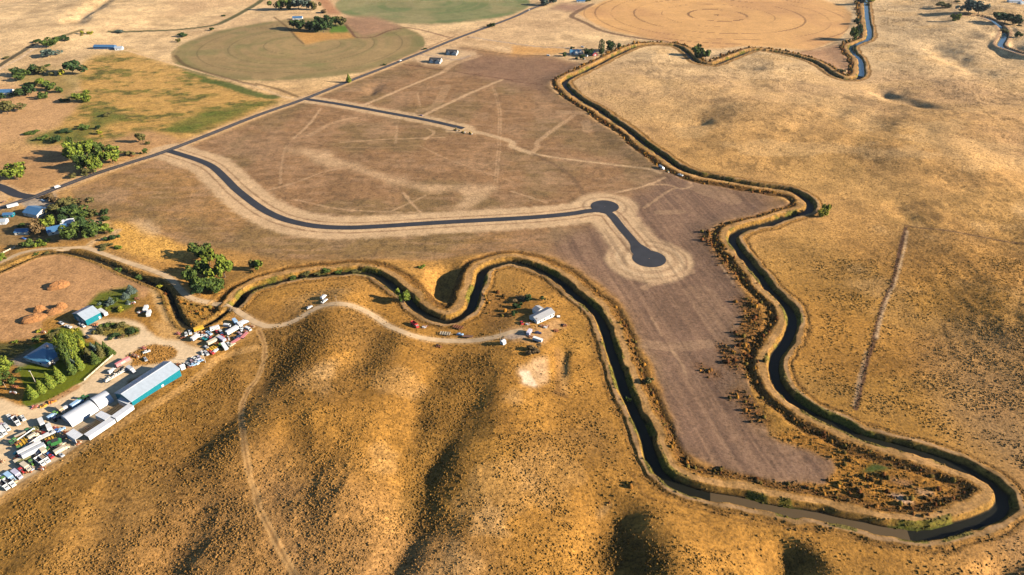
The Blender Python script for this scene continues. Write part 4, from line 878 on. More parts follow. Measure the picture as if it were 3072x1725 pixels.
def k_boxtruck(c):
    f = MB().box(-3.6, 3.6, -0.45, 0.45, 0.55, 0.8)
    cab = MB().prism([(1.6, 0.6), (3.7, 0.6), (3.72, 1.3), (2.9, 1.5), (2.55, 2.25), (1.6, 2.3)], -1.05, 1.05, 0.1)
    win = MB().prism([(2.94, 1.53), (2.96, 1.55), (2.62, 2.2), (2.59, 2.19)], -0.85, 0.85)
    bx = MB().box(-3.7, 1.45, -1.2, 1.2, 0.95, 3.0)
    bx.box(-3.72, -3.69, -1.1, 1.1, 1.05, 2.9)
    return [('frame', f, DARKM), ('cab', cab, paint(c)), ('windscreen', win, GLASS), ('cargo_box', bx, paint(c))] + wheels((-2.3, 2.7), 0.98, 0.48, 0.32)
def k_graintruck(c, load='load'):
    f = MB().box(-3.9, 3.9, -0.45, 0.45, 0.6, 0.9)
    cab = MB().prism([(1.9, 0.7), (4.0, 0.7), (4.05, 1.45), (3.1, 1.65), (2.75, 2.4), (1.9, 2.45)], -1.1, 1.1, 0.1)
    win = MB().prism([(3.14, 1.68), (3.16, 1.7), (2.82, 2.35), (2.79, 2.34)], -0.9, 0.9)
    bd = MB().box(-4.0, 1.7, -1.25, -1.12, 1.0, 2.6).box(-4.0, 1.7, 1.12, 1.25, 1.0, 2.6).box(-4.0, -3.88, -1.12, 1.12, 1.0, 2.6).box(1.58, 1.7, -1.12, 1.12, 1.0, 2.75).box(-3.88, 1.58, -1.12, 1.12, 1.0, 1.1)
    ld = MB().box(-3.86, 1.56, -1.1, 1.1, 1.11, 1.7 if load == 'load' else 2.2, 0.2, 0.2)
    return [('frame', f, DARKM), ('cab', cab, paint(c)), ('windscreen', win, GLASS), ('open_bed', bd, paint(c if c != 'tan' else 'cream')), ('load', ld, LOAD if load == 'load' else WOOD)] + wheels((-2.9, -1.8, 2.9), 1.0, 0.5, 0.34)
def k_trailer(c, L_=9.0, h=3.4):
    bx = MB().box(-L_ / 2, L_ / 2, -1.25, 1.25, 1.15, h)
    f = MB().box(-L_ / 2 + .3, L_ / 2 - .3, -0.5, 0.5, 0.85, 1.14)
    legs = [('landing_leg', MB().box(L_ / 2 - 2.2, L_ / 2 - 2.0, y, y + .15, 0, 0.85), DARKM) for y in (-.8, .65)]
    d = [('door', MB().box(-L_ / 2 - 0.03, -L_ / 2 - 0.002, y, y + 1.07, 1.3, h - 0.2), paint(c)) for y in (-1.1, .03)]
    return [('cargo_box', bx, paint(c)), ('frame', f, DARKM)] + legs + d + wheels((-L_ / 2 + 1.2, -L_ / 2 + 2.4), 1.0, 0.5, 0.34)
def k_longtrailer(c): return k_trailer(c, 11.5, 3.6)
def k_smalltrailer(c): return k_trailer(c, 6.4, 2.9)
def k_flatbed(c):
    dk = MB().box(-3.4, 3.4, -1.2, 1.2, 1.0, 1.2); f = MB().box(-3.3, 3.3, -0.5, 0.5, 0.7, 0.99)
    return [('deck', dk, WOOD if c == 'rust' else paint(c)), ('frame', f, DARKM)] + wheels((-2.6, -1.5), 1.0, 0.48, 0.32)
def k_junkbed(c):
    dk = MB().box(-7.2, 7.2, -1.25, 1.25, 1.0, 1.2); f = MB().box(-7.0, 7.0, -0.5, 0.5, 0.7, 0.99); r_ = random.Random(4); ps = []
    jn = MB()
    for q in range(40):
        x = -6.8 + 13.4 * q / 39; y = r_.uniform(-0.9, 0.5); jn.box(x - .3, x + r_.uniform(.1, .5), y - .3, y + r_.uniform(.2, .6), 1.21, 1.5 + r_.random() * 1.1)
    return [('deck', dk, paint(c)), ('frame', f, DARKM), ('scrap_load', jn, mat('mixed_scrap', (.52, .47, .40), .7, var=.5, scale=2))] + wheels((-5.9, -4.7), 1.0, 0.5, 0.34)
def k_tanktrailer(c):
    tk = MB().box(-4.7, 4.7, -1.2, 1.2, 1.0, 3.1, .05, .25)
    f = MB().box(-4.6, 4.6, -0.6, 0.6, 0.7, 0.95)
    h_ = MB().cyl((0, 0, 3.05), (0, 0, 3.3), 0.35)
    pt = MB().box(-1.6, 1.2, -1.22, 1.22, 1.5, 2.6)
    return [('body', tk, paint(c)), ('frame', f, DARKM), ('hatch', h_, paint(c)), ('panel', pt, paint('cream'))] + wheels((-3.9, -2.7), 1.0, 0.5, 0.34)
def k_tanktruck(c):
    tk = MB().cyl((-4.2, 0, 2.0), (1.4, 0, 2.0), 1.1, n=16); f = MB().box(-4.2, 4.2, -0.5, 0.5, 0.7, 0.95)
    cab = MB().prism([(1.8, 0.7), (4.2, 0.7), (4.25, 1.5), (3.3, 1.7), (2.9, 2.5), (1.8, 2.55)], -1.1, 1.1, 0.1)
    win = MB().prism([(3.34, 1.73), (3.36, 1.75), (2.97, 2.45), (2.94, 2.44)], -0.9, 0.9)
    return [('tank', tk, paint('silver')), ('frame', f, DARKM), ('cab', cab, paint(c)), ('windscreen', win, GLASS)] + wheels((-3.2, -2.1, 3.1), 1.0, 0.5, 0.34)
def k_tractor(c):
    hood = MB().box(0.1, 2.1, -0.42, 0.42, 0.85, 1.55, 0.05, 0.06).box(-1.4, 0.2, -0.4, 0.4, 0.6, 1.2)
    cab = MB().box(-1.35, 0.15, -0.72, 0.72, 1.2, 2.65, 0.12, 0.08); rf = MB().box(-1.5, 0.25, -0.85, 0.85, 2.66, 2.85, 0.05, 0.05)
    fd = MB().box(-1.6, -0.2, -1.15, -0.7, 1.55, 1.7).box(-1.6, -0.2, 0.7, 1.15, 1.55, 1.7)
    return [('hood', hood, paint(c)), ('cab', cab, GLASS), ('cab_roof', rf, paint(c)), ('fender', fd, paint(c))] + wheels((-0.9,), 0.95, 0.82, 0.5) + wheels((1.6,), 0.75, 0.5, 0.34)
def k_combine(c):
    b = MB().prism([(-3.2, 1.2), (1.6, 1.2), (1.9, 2.2), (1.6, 3.4), (-2.4, 3.4), (-3.4, 2.4)], -1.4, 1.4, 0.1)
    cab = MB().box(1.5, 3.0, -0.9, 0.9, 1.8, 3.5, 0.15, 0.1); rf = MB().box(1.4, 3.1, -1.0, 1.0, 3.51, 3.7)
    hd = MB().box(3.0, 4.2, -2.6, 2.6, 0.3, 1.0, 0.1).cyl((4.3, -2.5, .9), (4.3, 2.5, .9), .45, n=8); hp = MB().box(-1.8, 0.8, -1.2, 1.2, 3.41, 3.8, -0.25, -0.2)
    return [('body', b, paint(c)), ('cab', cab, GLASS), ('cab_roof', rf, paint(c)), ('header', hd, paint(c)), ('hopper', hp, DARKM)] + wheels((1.4,), 1.35, 0.85, 0.6) + wheels((-2.4,), 1.1, 0.55, 0.4)
def k_implement(c):
    f = MB()
    for y in (-1.5, -0.5, 0.5, 1.5): f.box(-3.4, 3.4, y - .14, y + .14, 0.75, 1.05)
    for x in (-3.2, -1.6, 0, 1.6, 3.2): f.box(x - .14, x + .14, -1.8, 1.8, 1.06, 1.32)
    f.box(3.4, 5.0, -0.1, 0.1, 0.7, 0.9)
    tn = MB()
    for x in np.linspace(-3.2, 3.2, 9):
        for y in (-1.5, 0.0, 1.5): tn.box(x - .07, x + .07, y - .07, y + .07, 0.05, 0.75)
    return [('frame', f, paint(c)), ('tine', tn, DARKM)] + wheels((-0.8, 0.8), 1.95, 0.45, 0.25)
def k_drill(c):
    hp = MB().prism([(-0.5, 1.0), (0.5, 1.0), (0.75, 1.9), (-0.75, 1.9)], -2.8, 2.8); f = MB().box(-0.9, 0.9, -2.9, 2.9, 0.6, 0.78).box(0.9, 3.0, -0.1, 0.1, 0.6, 0.75)
    lid = MB().box(-0.78, 0.78, -2.82, 2.82, 1.91, 2.0)
    return [('hopper', hp, paint(c)), ('frame', f, DARKM), ('lid', lid, paint('cream'))] + wheels((0.0,), 3.05, 0.55, 0.25)
def k_auger(c):
    tb = MB().cyl((-6.5, 0, 0.5), (6.5, 0, 2.6), 0.32, n=12); fr = MB().box(-1.0, 1.0, -1.1, -1.0, 0.4, 1.5).box(-1.0, 1.0, 1.0, 1.1, 0.4, 1.5).box(-0.1, 0.1, -1.1, 1.1, 0.95, 1.1)
    return [('tube', tb, paint(c)), ('frame', fr, DARKM), ('spout', MB().box(6.2, 6.8, -0.4, 0.4, 1.9, 2.5), paint(c))] + wheels((0.0,), 1.15, 0.4, 0.22)
def k_hull(c):
    v = []; st = [(-6.2, 1.25, 1.0), (-3, 1.45, 1.0), (0, 1.4, 1.05), (3, 1.05, 1.15), (5.2, 0.5, 1.3), (6.3, 0.05, 1.4)]
    for x, w_, z in st: v += [(x, -w_, z + .55), (x, -w_ * .7, z - .35), (x, 0, z - .55), (x, w_ * .7, z - .35), (x, w_, z + .55)]
    f = [tuple(range(4, -1, -1)), tuple(range(25, 30))]
    for i in range(5):
        for j in range(5): f.append((i * 5 + j, i * 5 + (j + 1) % 5, i * 5 + 5 + (j + 1) % 5, i * 5 + 5 + j))
    hull = MB().add(v, f)
    return [('hull', hull, paint(c)), ('cradle', MB().box(-4, -3.7, -1, 1, 0, .9).box(2.2, 2.5, -.8, .8, 0, .95), WOOD), ('hatch', MB().box(-5.6, -3.4, -.5, .5, 1.56, 1.62), DARKM)]
def k_camper(c):
    b = MB().prism([(-3.1, 0.55), (3.0, 0.55), (3.2, 1.0), (3.1, 2.3), (2.6, 2.75), (-2.8, 2.75), (-3.2, 2.4)], -1.2, 1.2, 0.08)
    return [('body', b, paint(c))] + [('window', MB().box(x, x + 1.2, y, y + .065, 1.5, 2.1), GLASS) for x, y in ((-2.2, -1.215), (.8, -1.215), (-2.2, 1.15))] + [ ('hitch', MB().box(3.1, 4.3, -0.08, 0.08, 0.5, 0.62), DARKM), ('door', MB().box(-0.4, 0.4, -1.22, -1.17, 0.65, 2.2), paint('grey'))] + wheels((-0.5, 0.4), 1.1, 0.34, 0.22)
def k_scrap(c):
    r_ = random.Random(hash(c) % 97 + 5); a, b_ = MB(), MB()
    for q in range(16):
        x, y = r_.uniform(-1.7, 1.7), r_.uniform(-1.1, 1.1); m = a if q % 2 else b_
        m.box(x - r_.uniform(.2, .8), x + r_.uniform(.2, .8), y - r_.uniform(.1, .5), y + r_.uniform(.1, .5), 0, r_.uniform(.3, 1.3), .05, .05)
    b_.cyl((-1.6, -.8, .5), (1.2, .9, .9), .12)
    return [('scrap_panels', a, paint(c)), ('frame', b_, paint('rust'))]
def k_tankdrum(c): return [('tank', MB().cyl((-1.1, 0, 1.0), (1.1, 0, 1.0), 0.75, n=14), paint(c)), ('stand', MB().box(-.8, -.6, -.6, .6, 0, .4).box(.6, .8, -.6, .6, 0, .4), DARKM)]
def k_shedbox(c):
    return [('wall', MB().box(-1.6, 1.6, -1.3, 1.3, -.3, 2.3), paint(c)), ('roof', MB().prism([(-1.8, 2.3), (1.8, 2.3), (0, 3.1)], -1.5, 1.5), paint(c)), ('door', MB().box(-.4, .4, -1.33, -1.29, 0, 2.0), paint('grey'))]
def k_grader(c):
    f = MB().box(-3.2, 0, -0.6, 0.6, 0.9, 1.8, .1, .05).box(0, 4.0, -0.16, 0.16, 1.5, 1.9); cab = MB().box(-0.9, 0.6, -0.7, 0.7, 1.8, 3.2, .1, .06)
    return [('body', f, paint(c)), ('cab', cab, GLASS), ('cab_roof', MB().box(-1.0, .7, -.8, .8, 3.21, 3.35), paint(c)), ('blade', MB().box(1.2, 1.45, -1.9, 1.9, 0.15, 0.85), STEEL)] + wheels((-2.6, -1.2, 3.6), 0.95, 0.6, 0.36)
def k_roller(c):
    dr = MB().cyl((1.6, -1.0, .75), (1.6, 1.0, .75), .75, n=16); b = MB().box(-2.4, 0.4, -0.8, 0.8, 0.7, 1.6, .1, .05).box(.4, 2.5, -1.1, -1.02, .6, 1.0).box(.4, 2.5, 1.02, 1.1, .6, 1.0)
    return [('drum', dr, STEEL), ('body', b, paint(c)), ('cab', MB().box(-.6, .6, -.7, .7, 1.6, 2.8, .1, .05), GLASS), ('cab_roof', MB().box(-.8, .8, -.85, .85, 2.81, 2.95), paint(c))] + wheels((-1.5,), .9, .7, .4)
def k_dozer(c):
    tr = MB()
    for sg in (-1, 1): tr.prism([(-1.9, .3), (-1.6, 0), (1.6, 0), (1.9, .35), (1.5, .95), (-1.6, .95)], sg * 1.05 - .28, sg * 1.05 + .28)
    return [('track', tr, DARKM), ('body', MB().box(-1.7, 1.7, -.7, .7, .7, 1.7, .15, .05), paint(c)), ('cab', MB().box(-1.2, .2, -.65, .65, 1.7, 2.9, .1, .06), GLASS), ('cab_roof', MB().box(-1.3, .3, -.75, .75, 2.91, 3.05), paint(c)), ('blade', MB().box(2.1, 2.3, -1.7, 1.7, .1, 1.2), STEEL), ('arm', MB().box(.5, 2.1, -1.2, -1.08, .5, .7).box(.5, 2.1, 1.08, 1.2, .5, .7), DARKM)]
def k_loader(c):
    return [('body', MB().box(-1.6, 1.0, -.6, .6, .5, 1.3, .1, .04), paint(c)), ('cab', MB().box(-.8, .6, -.55, .55, 1.3, 2.1, .08, .05), GLASS), ('arm', MB().box(-1.2, 1.8, -.85, -.68, 1.0, 1.2).box(-1.2, 1.8, .68, .85, 1.0, 1.2), paint(c)), ('bucket', MB().prism([(1.7, .1), (2.6, .1), (2.0, .9), (1.7, .9)], -.95, .95), STEEL)] + wheels((-.9, .7), .75, .4, .3)
KINDS = dict(pickup=k_pickup, car=k_car, van=k_van, boxtruck=k_boxtruck, graintruck=k_graintruck, loadedtruck=lambda c: k_graintruck(c, 'wood'), trailer=k_trailer, longtrailer=k_longtrailer, smalltrailer=k_smalltrailer, flatbed=k_flatbed, junkbed=k_junkbed, tanktrailer=k_tanktrailer, tanktruck=k_tanktruck, tractor=k_tractor, combine=k_combine, implement=k_implement, drill=k_drill, auger=k_auger, hull=k_hull, camper=k_camper, scrap=k_scrap, drum=k_tankdrum, shedbox=k_shedbox, grader=k_grader, roller=k_roller, dozer=k_dozer, loader=k_loader)
NAMES = dict(pickup=('pickup_truck', 'pickup truck', 'pickup'), car=('car', 'car', 'car'), van=('van', 'van', 'van'), boxtruck=('box_truck', 'box truck', 'truck'), graintruck=('grain_truck', 'grain truck with empty open bed', 'truck'), loadedtruck=('grain_truck', 'grain truck with loaded open bed', 'truck'), trailer=('cargo_trailer', 'cargo trailer', 'trailer'), longtrailer=('cargo_trailer', 'long cargo trailer', 'trailer'), smalltrailer=('cargo_trailer', 'short cargo trailer', 'trailer'), flatbed=('flatbed_trailer', 'flatbed trailer', 'trailer'), junkbed=('flatbed_trailer', 'long flatbed trailer heaped with scrap', 'trailer'), tanktrailer=('enclosed_trailer', 'enclosed trailer with cream panels', 'trailer'), tanktruck=('tank_truck', 'truck with silver tank', 'truck'), tractor=('farm_tractor', 'farm tractor', 'tractor'), combine=('combine_harvester', 'combine harvester', 'harvester'), implement=('tillage_implement', 'tillage frame', 'farm implement'), drill=('seed_drill', 'seed drill', 'farm implement'), auger=('grain_auger', 'long grain auger', 'auger'), hull=('boat', 'long tapering boat hull', 'boat'), camper=('camper_trailer', 'camper trailer', 'camper'), scrap=('scrap_heap', 'heap of scrap parts', 'scrap'), drum=('storage_tank', 'round storage tank', 'tank'), shedbox=('garden_shed', 'small gabled shed', 'shed'), grader=('road_grader', 'road grader', 'grader'), roller=('road_roller', 'road roller', 'roller'), dozer=('bulldozer', 'bulldozer', 'bulldozer'), loader=('skid_loader', 'skid loader', 'loader'))
CACHE = {}
WORDS = dict(lightblue='pale blue', lime='bright green')
def place(kind, colour, px, py, dx, dy, where, group, base=None, flip=False):
    """one vehicle at a photograph pixel, pointing along the pixel direction (dx, dy); later ones copy the first of their kind and colour"""
    x, y, _ = at(px, py + 2); x, y = float(x), float(y)
    rz = heading(px, py, dx * 4.0 / max(abs(dx), abs(dy)), dy * 4.0 / max(abs(dx), abs(dy)))
    ca_, sa_ = math.cos(rz), math.sin(rz)
    hw_ = [float(ground(x + ca_ * a - sa_ * b, y + sa_ * a + ca_ * b)) for a in (-2.5, 2.5) for b in (-1, 1)]
    pitch = math.atan2((hw_[0] + hw_[1] - hw_[2] - hw_[3]) / 2, 5.0); roll = math.atan2((hw_[1] + hw_[3] - hw_[0] - hw_[2]) / 2, 2.0)
    nm, words, cat = NAMES[kind]
    words = f'{WORDS.get(colour, colour)} {base or words}'
    o = thing(nm, words, cat, (x, y, sum(hw_) / 4 + 0.02), rz, group)
    o.rotation_euler = (max(-.2, min(.2, roll)), max(-.2, min(.2, pitch)), rz)
    key = (kind, colour)
    if key not in CACHE:
        CACHE[key] = [mb.build(n, m, o) for n, mb, m in KINDS[kind](colour)]
    else:
        for c0 in CACHE[key]:
            c = c0.copy(); COL.objects.link(c); c.parent = o
    PENDING.append((o, words, where, px))
    return o

# scrap yard beside the canal (read from an enlarged strip: origin 530, 940, scale 10.304)
def Jp(x, y): return 530 + x / 10.304, 940 + y / 10.304
WJ, GJ = 'in the scrap yard below the canal', 'vehicles in the scrap yard'
for kind, colour, x, y, dx, dy in [
    ('smalltrailer', 'yellow', 700, 505, 3, -1), ('pickup', 'white', 410, 575, .3, 1), ('car', 'white', 300, 645, .2, 1), ('scrap', 'white', 655, 605, 1, 0), ('scrap', 'tan', 830, 590, 1, -1),
    ('boxtruck', 'white', 610, 765, 2, -1.5), ('pickup', 'white', 820, 700, 1, -.2), ('car', 'white', 955, 730, 1, .4), ('car', 'red', 1065, 775, .6, 1), ('car', 'teal', 850, 800, 1, .2),
    ('pickup', 'lightblue', 1010, 620, 1, .6), ('camper', 'white', 1190, 490, 2, -.6), ('car', 'red', 1255, 565, 1, .7), ('pickup', 'white', 1385, 585, .5, 1), ('car', 'red', 1420, 695, .8, 1),
    ('van', 'white', 1580, 385, 2, .2), ('scrap', 'cream', 1615, 470, 1, 0), ('boxtruck', 'lightblue', 1840, 310, .8, 1), ('boxtruck', 'white', 2070, 320, 2, -1), ('boxtruck', 'white', 1990, 420, .8, 1),
    ('van', 'white', 2220, 490, 2, 1), ('trailer', 'white', 1735, 575, 3, -1.8), ('scrap', 'silver', 1580, 765, 1, 1), ('car', 'lightblue', 1560, 570, .5, 1), ('smalltrailer', 'lavender', 1415, 835, 2, 1.2),
    ('flatbed', 'cream', 1225, 765, 2, -1.4), ('smalltrailer', 'cream', 1110, 915, 2, -1), ('scrap', 'orange', 1270, 970, 1, 0), ('tractor', 'lime', 1395, 1020, 1, .3), ('smalltrailer', 'white', 1500, 1050, .7, 1),
    ('car', 'cream', 1720, 955, 2, -1.2), ('flatbed', 'pink', 1830, 860, 2, -1.2), ('flatbed', 'pink', 2100, 690, 1, -1), ('pickup', 'navy', 1890, 740, 1.2, -.6), ('car', 'mauve', 1950, 620, 1, .6),
    ('implement', 'yellow', 1110, 1085, 2, -1), ('car', 'white', 1215, 1150, 1, -.8), ('pickup', 'red', 1070, 1210, 1, .5), ('pickup', 'silver', 930, 1235, .8, 1), ('car', 'white', 925, 1050, 1, .5), ('scrap', 'black', 190, 740, 1, 0),
    ('scrap', 'pink', 60, 625, 1, 0), ('car', 'mauve', 690, 1355, .7, 1), ('car', 'white', 800, 1225, .7, 1), ('scrap', 'tan', 2320, 400, 1, 0), ('scrap', 'grey', 2120, 560, 1, 0), ('car', 'white', 1990, 500, 1, 1), ('scrap', 'rust', 1280, 870, 1, 0), ('car', 'white', 1610, 940, 1, 1), ('scrap', 'rust', 830, 640, 1, 0)]:
    px, py = Jp(x, y); place(kind, colour, px, py, dx, dy, WJ, GJ)
# row between the long barn and the scrap yard (origin 500, 1040, scale 17.17)
def Kp(x, y): return 500 + x / 17.17, 1040 + y / 17.17
WK, GK = 'in the row past the long barn', 'vehicles past the long barn'
for kind, colour, x, y, dx, dy in [('pickup', 'white', 1470, 650, 1, .6), ('car', 'mauve', 1300, 760, .9, .7), ('car', 'lavender', 1665, 555, .6, 1), ('car', 'lightblue', 1715, 745, 1, -.4), ('car', 'white', 1530, 840, 1, .5), ('pickup', 'lightblue', 1380, 940, 1, -.3), ('pickup', 'grey', 1100, 915, 1, .4), ('scrap', 'black', 1190, 1010, 1, 0), ('shedbox', 'white', 830, 1090, .8, 1), ('scrap', 'tan', 620, 900, 1, 0)]:
    px, py = Kp(x, y); place(kind, colour, px, py, dx, dy, WK, GK)
# machinery lot in the near corner (origin 0, 1220, scale 11.66; below it origin 0, 1340)
def Lp(x, y): return x / 11.66, 1220 + y / 11.66
def Mp(x, y): return x / 11.66, 1340 + y / 11.66
WL, GL = 'in the bottom left machinery lot', 'machines in the near lot'
for f_, kind, colour, x, y, dx, dy in [
    (Lp, 'pickup', 'white', 350, 375, .7, 1), (Lp, 'graintruck', 'white', 600, 540, .8, 1), (Lp, 'pickup', 'white', 825, 410, .7, 1), (Lp, 'scrap', 'tan', 485, 320, 1, 0), (Lp, 'pickup', 'white', 60, 755, .8, 1), (Lp, 'van', 'white', 285, 760, .8, 1), (Lp, 'boxtruck', 'white', 130, 880, .8, 1), (Lp, 'car', 'white', 25, 1010, .8, 1),
    (Lp, 'smalltrailer', 'white', 1490, 590, .5, 1), (Lp, 'drum', 'cream', 1715, 605, 1, 1), (Lp, 'boxtruck', 'white', 1775, 820, .4, 1), (Lp, 'scrap', 'pink', 1940, 760, 1, 0), (Lp, 'car', 'lightblue', 2150, 800, 2, -1), (Lp, 'implement', 'olive', 1340, 740, 2, -1), (Lp, 'tractor', 'green', 1040, 850, 2, -1), (Lp, 'scrap', 'tan', 1320, 880, 1, 0), (Lp, 'van', 'cream', 1190, 1030, 2, -1.2), (Lp, 'scrap', 'red', 1570, 915, 1, 0),
    (Lp, 'drill', 'brown', 750, 1020, 1, 2), (Lp, 'auger', 'white', 815, 1085, 2, -1.1), (Lp, 'implement', 'yellow', 890, 1150, 2, -1), (Lp, 'implement', 'yellow', 850, 1305, 2, -1), (Lp, 'hull', 'white', 1530, 1080, -2, 1.05), (Lp, 'implement', 'yellow', 1850, 1110, 2, -.9), (Lp, 'flatbed', 'brown', 2060, 1160, 2, -1), (Lp, 'tractor', 'red', 1790, 1270, 1.3, -1), (Lp, 'tractor', 'lime', 590, 1190, 2, -1.2), (Lp, 'tractor', 'green', 480, 1275, 2, -1), (Lp, 'auger', 'white', 1040, 1340, 2, -1.1), (Lp, 'combine', 'green', 1960, 1330, -1.4, .5), (Lp, 'drum', 'blue', 1450, 1325, 1, 0), (Lp, 'car', 'cream', 2190, 1310, 2, -1),
    (Lp, 'car', 'black', 1420, 470, 1, .6), (Lp, 'car', 'olive', 1130, 770, 2, -1), (Lp, 'car', 'cream', 1250, 960, 1, .5), (Lp, 'scrap', 'rust', 2330, 900, 1, 0), (Lp, 'scrap', 'brown', 2440, 1010, 1, 0), (Lp, 'car', 'navy', 1110, 1190, 2, -1), (Lp, 'scrap', 'black', 1620, 1260, 1, 0), (Lp, 'scrap', 'grey', 2090, 1400, 1, 0), (Lp, 'car', 'silver', 190, 640, .8, 1), (Lp, 'car', 'mauve', 90, 640, .8, 1), (Lp, 'pickup', 'silver', 1890, 900, 2, -1), (Lp, 'car', 'brown', 1650, 720, 1, .7), (Lp, 'car', 'blue', 2010, 840, 1, .6), (Lp, 'car', 'rust', 690, 1260, 2, -1),
    (Mp, 'scrap', 'cream', 1330, 300, 1, 0), (Mp, 'car', 'white', 1420, 215, 2, -1), (Mp, 'scrap', 'green', 600, 390, 1, 0), (Mp, 'car', 'teal', 640, 190, 2, -1), (Mp, 'car', 'brown', 1990, 240, 1, .7), (Mp, 'car', 'silver', 2150, 290, 1, .6), (Mp, 'scrap', 'grey', 1450, 760, 1, 0), (Mp, 'scrap', 'black', 1010, 860, 1, 0), (Mp, 'car', 'tan', 500, 1190, 1, .8), (Mp, 'pickup', 'navy', 860, 620, 1, .7), (Mp, 'car', 'red', 1790, 340, 1, .7), (Mp, 'pickup', 'grey', 1080, 760, 1, .8),
    (Mp, 'tractor', 'lime', 745, 70, 1, -.4), (Mp, 'longtrailer', 'white', 1100, 140, 2, -1.02), (Mp, 'longtrailer', 'silver', 1230, 220, 2, -1.02), (Mp, 'smalltrailer', 'cream', 1530, 150, .7, 1), (Mp, 'drum', 'red', 700, 345, 1, 0), (Mp, 'flatbed', 'cream', 750, 420, 2, -1.05), (Mp, 'flatbed', 'olive', 850, 480, 2, -1.05), (Mp, 'pickup', 'blue', 1735, 275, 1.2, 1), (Mp, 'implement', 'olive', 1890, 180, 1, 0), (Mp, 'boxtruck', 'cream', 2200, 140, 2, -1.2), (Mp, 'tractor', 'lime', 1140, 600, .6, 1), (Mp, 'graintruck', 'white', 1440, 560, 1.2, .95), (Mp, 'loadedtruck', 'white', 1600, 460, 1.2, .9), (Mp, 'boxtruck', 'cream', 950, 750, 1, .75), (Mp, 'tractor', 'red', 790, 880, .9, .7), (Mp, 'boxtruck', 'lavender', 640, 1010, 1, .8), (Mp, 'boxtruck', 'lightblue', 390, 1105, 1, .8), (Mp, 'tractor', 'lime', 190, 1190, .9, .6), (Mp, 'van', 'white', 80, 1085, 2, -1.3), (Mp, 'graintruck', 'white', 380, 1290, 1.2, .9), (Mp, 'graintruck', 'white', 170, 1390, 1.2, .9), (Mp, 'scrap', 'tan', 20, 520, 1, 0)]:
    px, py = f_(x, y); place(kind, colour, px, py, dx, dy, WL, GL)
WQ, GQ = 'in the shaded row behind the arched sheds', 'machines behind the arched sheds'
def Np(x, y): return 130 + x / 10.3, 1160 + y / 10.3
for kind, colour, x, y, dx, dy in [('van', 'lightblue', 290, 920, 1, -.6), ('tractor', 'lime', 410, 840, 1, -.5), ('boxtruck', 'tan', 570, 750, 1, .8), ('van', 'white', 710, 670, 1, -.5), ('car', 'white', 860, 590, 1, -.5), ('boxtruck', 'lightblue', 1070, 545, 1, -.7), ('tractor', 'green', 1170, 440, 1, -.5), ('tractor', 'green', 1310, 350, 1, -.5), ('tractor', 'navy', 430, 1010, 1, -.5)]:
    px, py = Np(x, y); place(kind, colour, px, py, dx, dy, WQ, GQ)
# trailers in the middle of the yard (origin 300, 1030, scale 10.3)
def Op(x, y): return 300 + x / 10.3, 1030 + y / 10.3
WO, GO = 'between the lawn and the long barn', 'trailers in the middle of the yard'
for kind, colour, x, y, dx, dy in [('tanktrailer', 'pink', 725, 620, 2, -1.15), ('van', 'white', 400, 855, 1.4, -.9), ('flatbed', 'rust', 600, 800, 2, -1.1), ('junkbed', 'white', 500, 1010, 2, -1.15), ('boxtruck', 'silver', 985, 850, 1.3, .8), ('scrap', 'cream', 1040, 360, 1, 0), ('scrap', 'cream', 1140, 400, 1, 0), ('car', 'white', 1450, 255, 2, -.6), ('car', 'grey', 1415, 490, .6, 1), ('scrap', 'pink', 1360, 150, 1, 0)]:
    px, py = Op(x, y); place(kind, colour, px, py, dx, dy, WO, GO)
def Pp(x, y): return 170 + x / 8.31, 880 + y / 8.31
WP = 'near the small teal barn'
for kind, colour, x, y, dx, dy, base in [('trailer', 'white', 1180, 515, 1.3, .9, None), ('camper', 'white', 2235, 400, .4, -1, None), ('camper', 'white', 2310, 520, .3, -1, None), ('scrap', 'white', 2100, 470, 1, 0, None), ('pickup', 'white', 300, 835, 1.3, .4, None), ('car', 'white', 600, 770, 1, .7, None), ('car', 'white', 665, 805, 1, .7, None), ('car', 'silver', 120, 740, 1, .5, None), ('car', 'black', 760, 1085, 1.1, .7, None), ('scrap', 'rust', 965, 775, 1, -.5, None), ('scrap', 'silver', 1890, 245, 1, -.4, None), ('scrap', 'brown', 2010, 120, 1, 0, None)]:
    px, py = Pp(x, y); place(kind, colour, px, py, dx, dy, WP, 'vehicles round the small barn')
